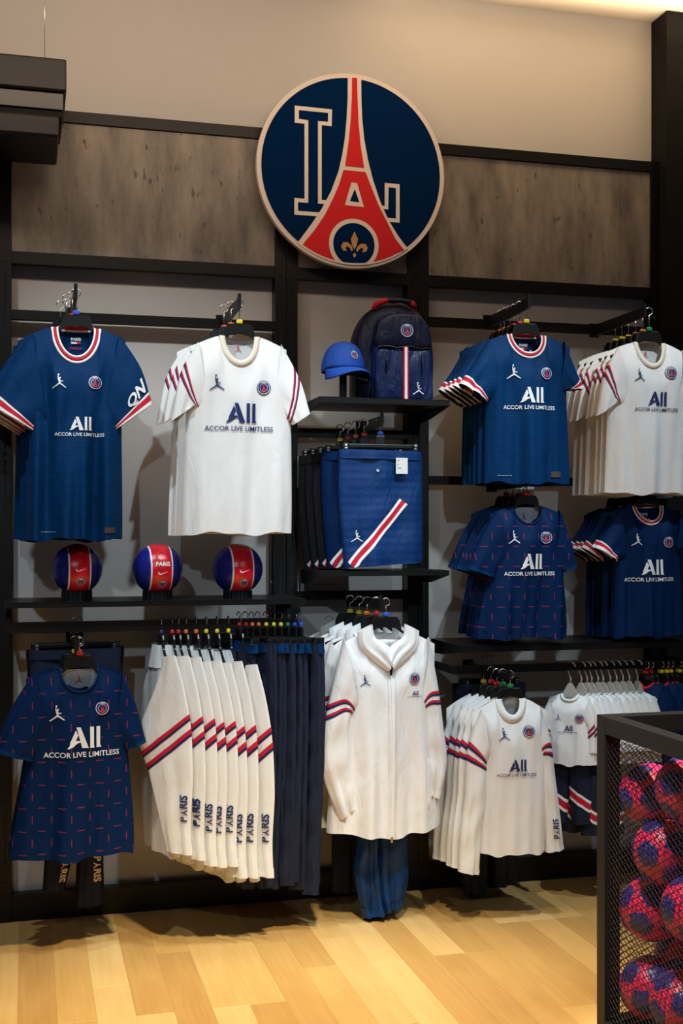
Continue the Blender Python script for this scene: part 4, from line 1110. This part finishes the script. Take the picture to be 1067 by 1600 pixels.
def backpack():
    Yf = -.33; k = K(616, Yf); c = P(625, 618, Yf); e = empty('backpack', (c.x, Yf, ZS2)); tag(e, 'navy backpack with a white and red centre stripe beside the blue cap', 'backpack')
    q = lambda pts: [((450+x/3.333-616)/k, (618-(440+y/3.333))/k+.001) for x, y in pts]
    body = spline(q([(345, 590), (335, 450), (335, 300), (365, 190), (430, 105), (520, 72), (610, 75), (690, 120), (740, 200), (763, 310), (765, 450), (748, 590), (650, 594), (550, 594), (450, 594)]))
    dome('main_body', body, .17, .035, BPK2, e, .05, .01)
    dome('front_compartment', spline(q([(412, 592), (408, 450), (412, 300), (430, 190), (490, 142), (570, 135), (650, 145), (705, 195), (722, 300), (738, 450), (730, 592), (650, 594), (570, 594), (490, 594)])), .05, 0, BPK, e, .03, .008)
    dome('top_pocket', spline(q([(415, 308), (418, 240), (440, 180), (500, 148), (575, 142), (650, 150), (700, 190), (718, 250), (720, 312), (650, 322), (570, 318), (490, 322)])), .02, -.022, BPK2, e, .022, .006)
    dome('lower_pocket', spline(q([(420, 590), (418, 450), (425, 335), (490, 326), (570, 322), (650, 326), (715, 330), (728, 450), (730, 590), (650, 594), (570, 594), (490, 594)])), .02, -.015, BPK, e, .02, .008)
    cx = lambda x: (450+x/3.333-616)/k
    cz = lambda y: (618-(440+y/3.333))/k
    for nm, a, b, m, y in (('stripe_edge', 562, 590, RED, -.0265), ('centre_stripe', 569, 583, TRIMW, -.0275)):
        box(nm, cx(a), cx(b), y, -.015, cz(592), cz(318), m, e, .001)
    f0 = lambda X, Z, Yy: (lambda a, b, off: Vector((X+a, Yy-off, Z+b)))
    add_print(e, 'crest', crest_layers(11/k), f0(cx(580), cz(232), -.0285), .001)
    add_print(e, 'chest_emblem', [(jump_emblem(19/k), PW)], f0(cx(642), cz(534), -.0245), .001)
    # top loop with red wraps
    lp = [(cx(430), .06, cz(110)), (cx(445), .05, cz(82)), (cx(500), .045, cz(66)), (cx(570), .045, cz(62)), (cx(630), .045, cz(68)), (cx(655), .05, cz(92))]
    vs, fs = tube(lp, .011, 8); mesh_obj('carry_loop', vs, fs, BPK2, e)
    for a, b in ((0, 2), (4, 5)):
        vs, fs = tube([Vector(lp[i])+Vector((0, -.002, .001)) for i in range(a, b+1)], .0118, 8); mesh_obj('red_loop_wrap', vs, fs, RED, e)
    for x in (475, 668):
        vs, fs = tube([(cx(x), -.022, cz(345)), (cx(x-4), -.026, cz(400)), (cx(x-6), -.026, cz(450))], .003, 6); mesh_obj('zip_pull', vs, fs, BLACKP, e)
    vs, fs = tube([(cx(x), -.012-.012*math.sin(math.pi*(x-415)/305), cz(318+4*math.sin(x*.05))) for x in range(420, 722, 12)], .003, 6); mesh_obj('zip', vs, fs, BLACKP, e)
    for s in (-1, 1):
        vs, fs = tube([(s*.1, .172, .36), (s*.11, .2, .28), (s*.11, .2, .15), (s*.13, .172, .04)], .016, 8); mesh_obj('shoulder_strap', vs, fs, BPK2, e)
backpack()
CAPB = fabric('cap_twill', srgb(24, 72, 160), .7, crease=.25); 
def cap():
    Y = -.25; k = K(536, Y); c = P(536, 578, Y)
    e = empty('baseball_cap', c, math.radians(12)); tag(e, 'royal blue baseball cap on a small black stand', 'cap')
    rx, ry, hz = 34/k, .098, 43/k
    vs, fs = [], []; n, m = 48, 14
    for j in range(m+1):
        t = math.pi/2*j/m
        for i in range(n):
            a = 2*math.pi*i/n; pinch = 1-.012*abs(math.cos(3*a))**8
            cr = math.cos(t)**.75 if j < m else .0
            vs.append((rx*cr*math.cos(a)*pinch, ry*cr*math.sin(a)*pinch, hz*math.sin(t)**1.1-.012*(1-math.sin(t))*(math.sin(a) > 0)))
    for j in range(m):
        for i in range(n): fs.append((j*n+i, j*n+(i+1) % n, (j+1)*n+(i+1) % n, (j+1)*n+i))
    o = mesh_obj('crown', vs, fs, CAPB, e); md = o.modifiers.new('thickness', 'SOLIDIFY'); md.thickness = .003; md.offset = -1
    for q in range(6):
        a = math.pi/6+q*math.pi/3
        vs2, fs2 = tube([(rx*math.cos(t)**.75*math.cos(a)*1.004, ry*math.cos(t)**.75*math.sin(a)*1.004, hz*math.sin(t)**1.1*1.004) for t in [math.pi/2*i/12*.99 for i in range(13)]], .0012, 5); mesh_obj('panel_seam', vs2, fs2, CAPB, e)
    bm = bmesh.new(); bmesh.ops.create_uvsphere(bm, u_segments=14, v_segments=8, radius=.008, matrix=Matrix.Translation((0, 0, hz)) @ Matrix.Diagonal((1, 1, .6, 1))); bm_obj('button', bm, CAPB, e, True)
    vs, fs = [], []; na, nr = 28, 8
    for i in range(na+1):
        a = math.radians(-172+164*i/na); s = math.sin(math.pi*i/na)
        for j in range(nr+1):
            f = j/nr; d = .078*f*s**.6
            x = (rx+d*.25)*math.cos(a); y = ry*math.sin(a)-d
            vs.append((x, y, .002-.012*f-.028*(x/rx)**2*(.3+.7*f)-.012*f*f))
    for i in range(na):
        for j in range(nr): fs.append((i*(nr+1)+j, i*(nr+1)+j+1, (i+1)*(nr+1)+j+1, (i+1)*(nr+1)+j))
    o = mesh_obj('brim', vs, fs, CAPB, e); md = o.modifiers.new('thickness', 'SOLIDIFY'); md.thickness = .004
    def cm(az, z0):
        def f(a, b, off):
            z = z0+b; t = math.asin(min(1, max(0, z/hz))**(1/1.1)); A = -math.pi/2+az+a/rx; R = math.cos(t)**.75
            return Vector(((rx*R+off)*math.cos(A), (ry*R+off)*math.sin(A), z))
        return f
    add_print(e, 'crest', crest_layers(7/k), cm(.12, 20/k), .002)
    # small grey sticker on the brim
    box('size_sticker', .006, .05, -.152, -.128, -.017, -.0155, PG, e, 0).rotation_euler = (math.radians(14), math.radians(8), 0)
    vs, fs = tube([(-rx*.98, .03, .02), (-rx-.012, .02, .026), (-rx-.03, .0, .02)], .0008, 5); mesh_obj('tag_string', vs, fs, PG, e)
    st = empty('cap_stand', (c.x+.005, Y+.02, ZS2)); tag(st, 'black upright stand holding the blue cap', 'stand')
    box('post', -.015, .015, -.01, .01, .006, c.z-ZS2+.06, BLACK, st); box('base', -.05, .05, -.05, .05, .0005, .006, BLACK, st)
cap()

# ================================================================== WIRE BIN WITH FOOTBALLS
BINM = base_mat('bin_powder_coat', srgb(13, 13, 13), .5, spec=.3, noise=.08)
def wire_bin():
    c = P(932, 1116, -2.1); x0, yb, zt = c.x, -2.1, c.z; W, Dp, b = .75, .75, .05
    e = empty('wire_bin', (x0+W/2, yb-Dp/2, 0)); tag(e, 'tall black wire-mesh bin full of pink and violet footballs', 'bin')
    w, d = W/2, Dp/2
    for sx in (-1, 1):
        for sy in (-1, 1):
            box('post', min(sx*w, sx*(w-b)), max(sx*w, sx*(w-b)), min(sy*d, sy*(d-b)), max(sy*d, sy*(d-b)), 0, zt, BINM, e)
    for z0 in (zt-b, .2):
        for s in (-1, 1):
            box('frame_bar', -w+b, w-b, min(s*d, s*(d-b)), max(s*d, s*(d-b)), z0, z0+b, BINM, e)
            box('frame_bar', min(s*w, s*(w-b)), max(s*w, s*(w-b)), -d+b, d-b, z0, z0+b, BINM, e)
    box('base_panel', -w+.004, w-.004, -d+.004, d-.004, .18, .199, BINM, e)
    def mesh_side(L, z0, z1):
        cw, chh = .017, .0095; vs, fs = [], []; nc = int(L/cw); nr = int((z1-z0)/chh)
        for i in range(nc+1):
            base = len(vs)
            for j in range(nr+1):
                x = -L/2+i*cw+(cw/2 if (j//1) % 2 == 0 else -.0)*(1 if i % 2 == 0 else -1)*.98
                x = -L/2+(i+.5)*cw+((j % 2)*2-1)*(1 if i % 2 else -1)*cw*.46
                z = z0+j*chh
                for dx, dy in ((-.0016, -.001), (.0016, -.001), (.0016, .001), (-.0016, .001)): vs.append((max(-L/2, min(L/2, x+dx)), dy, z))
            for j in range(nr):
                for q in range(4):
                    a = base+j*4; fs.append((a+q, a+(q+1) % 4, a+4+(q+1) % 4, a+4+q))
        me = mesh_obj('wire_mesh', vs, fs, BINM, e, smooth=False); stuff(me); return me
    m = mesh_side(Dp-2*b, .25, zt-b); m.rotation_euler.z = math.pi/2; m.location.x = -w+.012
    for dx, dy, rz in ((w-.012, 0, math.pi/2), (0, d-.012, 0), (0, -d+.012, 0)):
        o = link(bpy.data.objects.new('wire_mesh', m.data), e); o.location = (dx, dy, 0); o.rotation_euler.z = rz; stuff(o)
    return x0, yb, zt
BX, BYB, BZT = wire_bin()
BPINK = glossy('ball_pink', srgb(226, 36, 92), .35); BVIO = glossy('ball_violet', srgb(52, 44, 128), .35)
def pink_ball(loc, label, rot, cache={}):
    r = .089; e = empty('pink_football', loc); e.rotation_euler = rot; tag(e, label, 'football', 'pink and violet footballs in the bin')
    if not cache:
        bm = bmesh.new(); bmesh.ops.create_icosphere(bm, subdivisions=4, radius=r); o = bm_obj('shell', bm, BPINK, e, True); cache['s'] = o.data
        bm = bmesh.new(); bmesh.ops.create_icosphere(bm, subdivisions=1, radius=1); dirs = [v.co.normalized() for v in bm.verts]; bm.free()
        # icosahedron corners are the twelve vertices of valence five
        g = (1+5**.5)/2; cache['d'] = [Vector(p).normalized() for p in [(0, s, t*g) for s in (-1, 1) for t in (-1, 1)]+[(s, t*g, 0) for s in (-1, 1) for t in (-1, 1)]+[(s*g, 0, t) for s in (-1, 1) for t in (-1, 1)]]
        ds = cache['d']; cache['p'] = []
        for dd in ds:
            nb = sorted(ds, key=lambda v: -v.dot(dd))[1:6]; ax = (nb[0]-dd*nb[0].dot(dd)).normalized(); ay = dd.cross(ax)
            nb.sort(key=lambda v: math.atan2(v.dot(ay), v.dot(ax)))
            cor = [(dd*.56+v*.44).normalized() for v in nb]
            vs = [dd*(r+.0016)]; fs = []; rings = 5; per = 4; n = 5*per
            for j in range(1, rings+1):
                for q in range(5):
                    for s2 in range(per):
                        c2 = cor[q].lerp(cor[(q+1) % 5], s2/per); p = dd.lerp(c2, j/rings).normalized()
                        vs.append(p*(r+.0016 if j < rings else r-.0006))
            for i in range(n): fs.append((0, 1+i, 1+(i+1) % n))
            for j in range(rings-1):
                for i in range(n): fs.append((1+j*n+i, 1+(j+1)*n+i, 1+(j+1)*n+(i+1) % n, 1+j*n+(i+1) % n))
            o = mesh_obj('pentagon_patch', vs, fs, BVIO, e); cache['p'].append(o.data)
    else:
        link(bpy.data.objects.new('shell', cache['s']), e)
        for m in cache['p']: link(bpy.data.objects.new('pentagon_patch', m), e)
    return e
def bin_xy(px, X): 
    u = (px-533.5)/F; return X*(CA-u*SA)/(SA+u*CA)-D
for i, (px, py, dX, lab) in enumerate(((1000, 1243, .098, 'topmost pink and violet football by the back left corner of the bin'), (1039, 1330, .098, 'pink and violet football just below the topmost one in the bin'),
        (1005, 1421, .099, 'pink and violet football halfway down the bin by its back left corner'), (1085, 1421, .1, 'pink and violet football halfway down the bin at the right photo edge'),
        (1076, 1233, .1, 'pink and violet football near the top of the bin at the right photo edge'), (1062, 1497, .21, 'dark pink and violet football deeper inside the bin, low down'),
        (1008, 1545, .099, 'lowest pink and violet football by the back left corner of the bin'), (1066, 1568, .1, 'lowest pink and violet football near the right photo edge'),
        (1060, 1290, .29, 'pink and violet football behind the upper ones in the bin'))):
    X = BX+dX+.016; Y = bin_xy(px, X); Y = min(Y, BYB-.11); rr = random.Random(i*5+2)
    pz = P(px, py, Y).z
    pink_ball((X, Y, pz), lab, (rr.uniform(0, 6), rr.uniform(0, 6), rr.uniform(0, 6)))
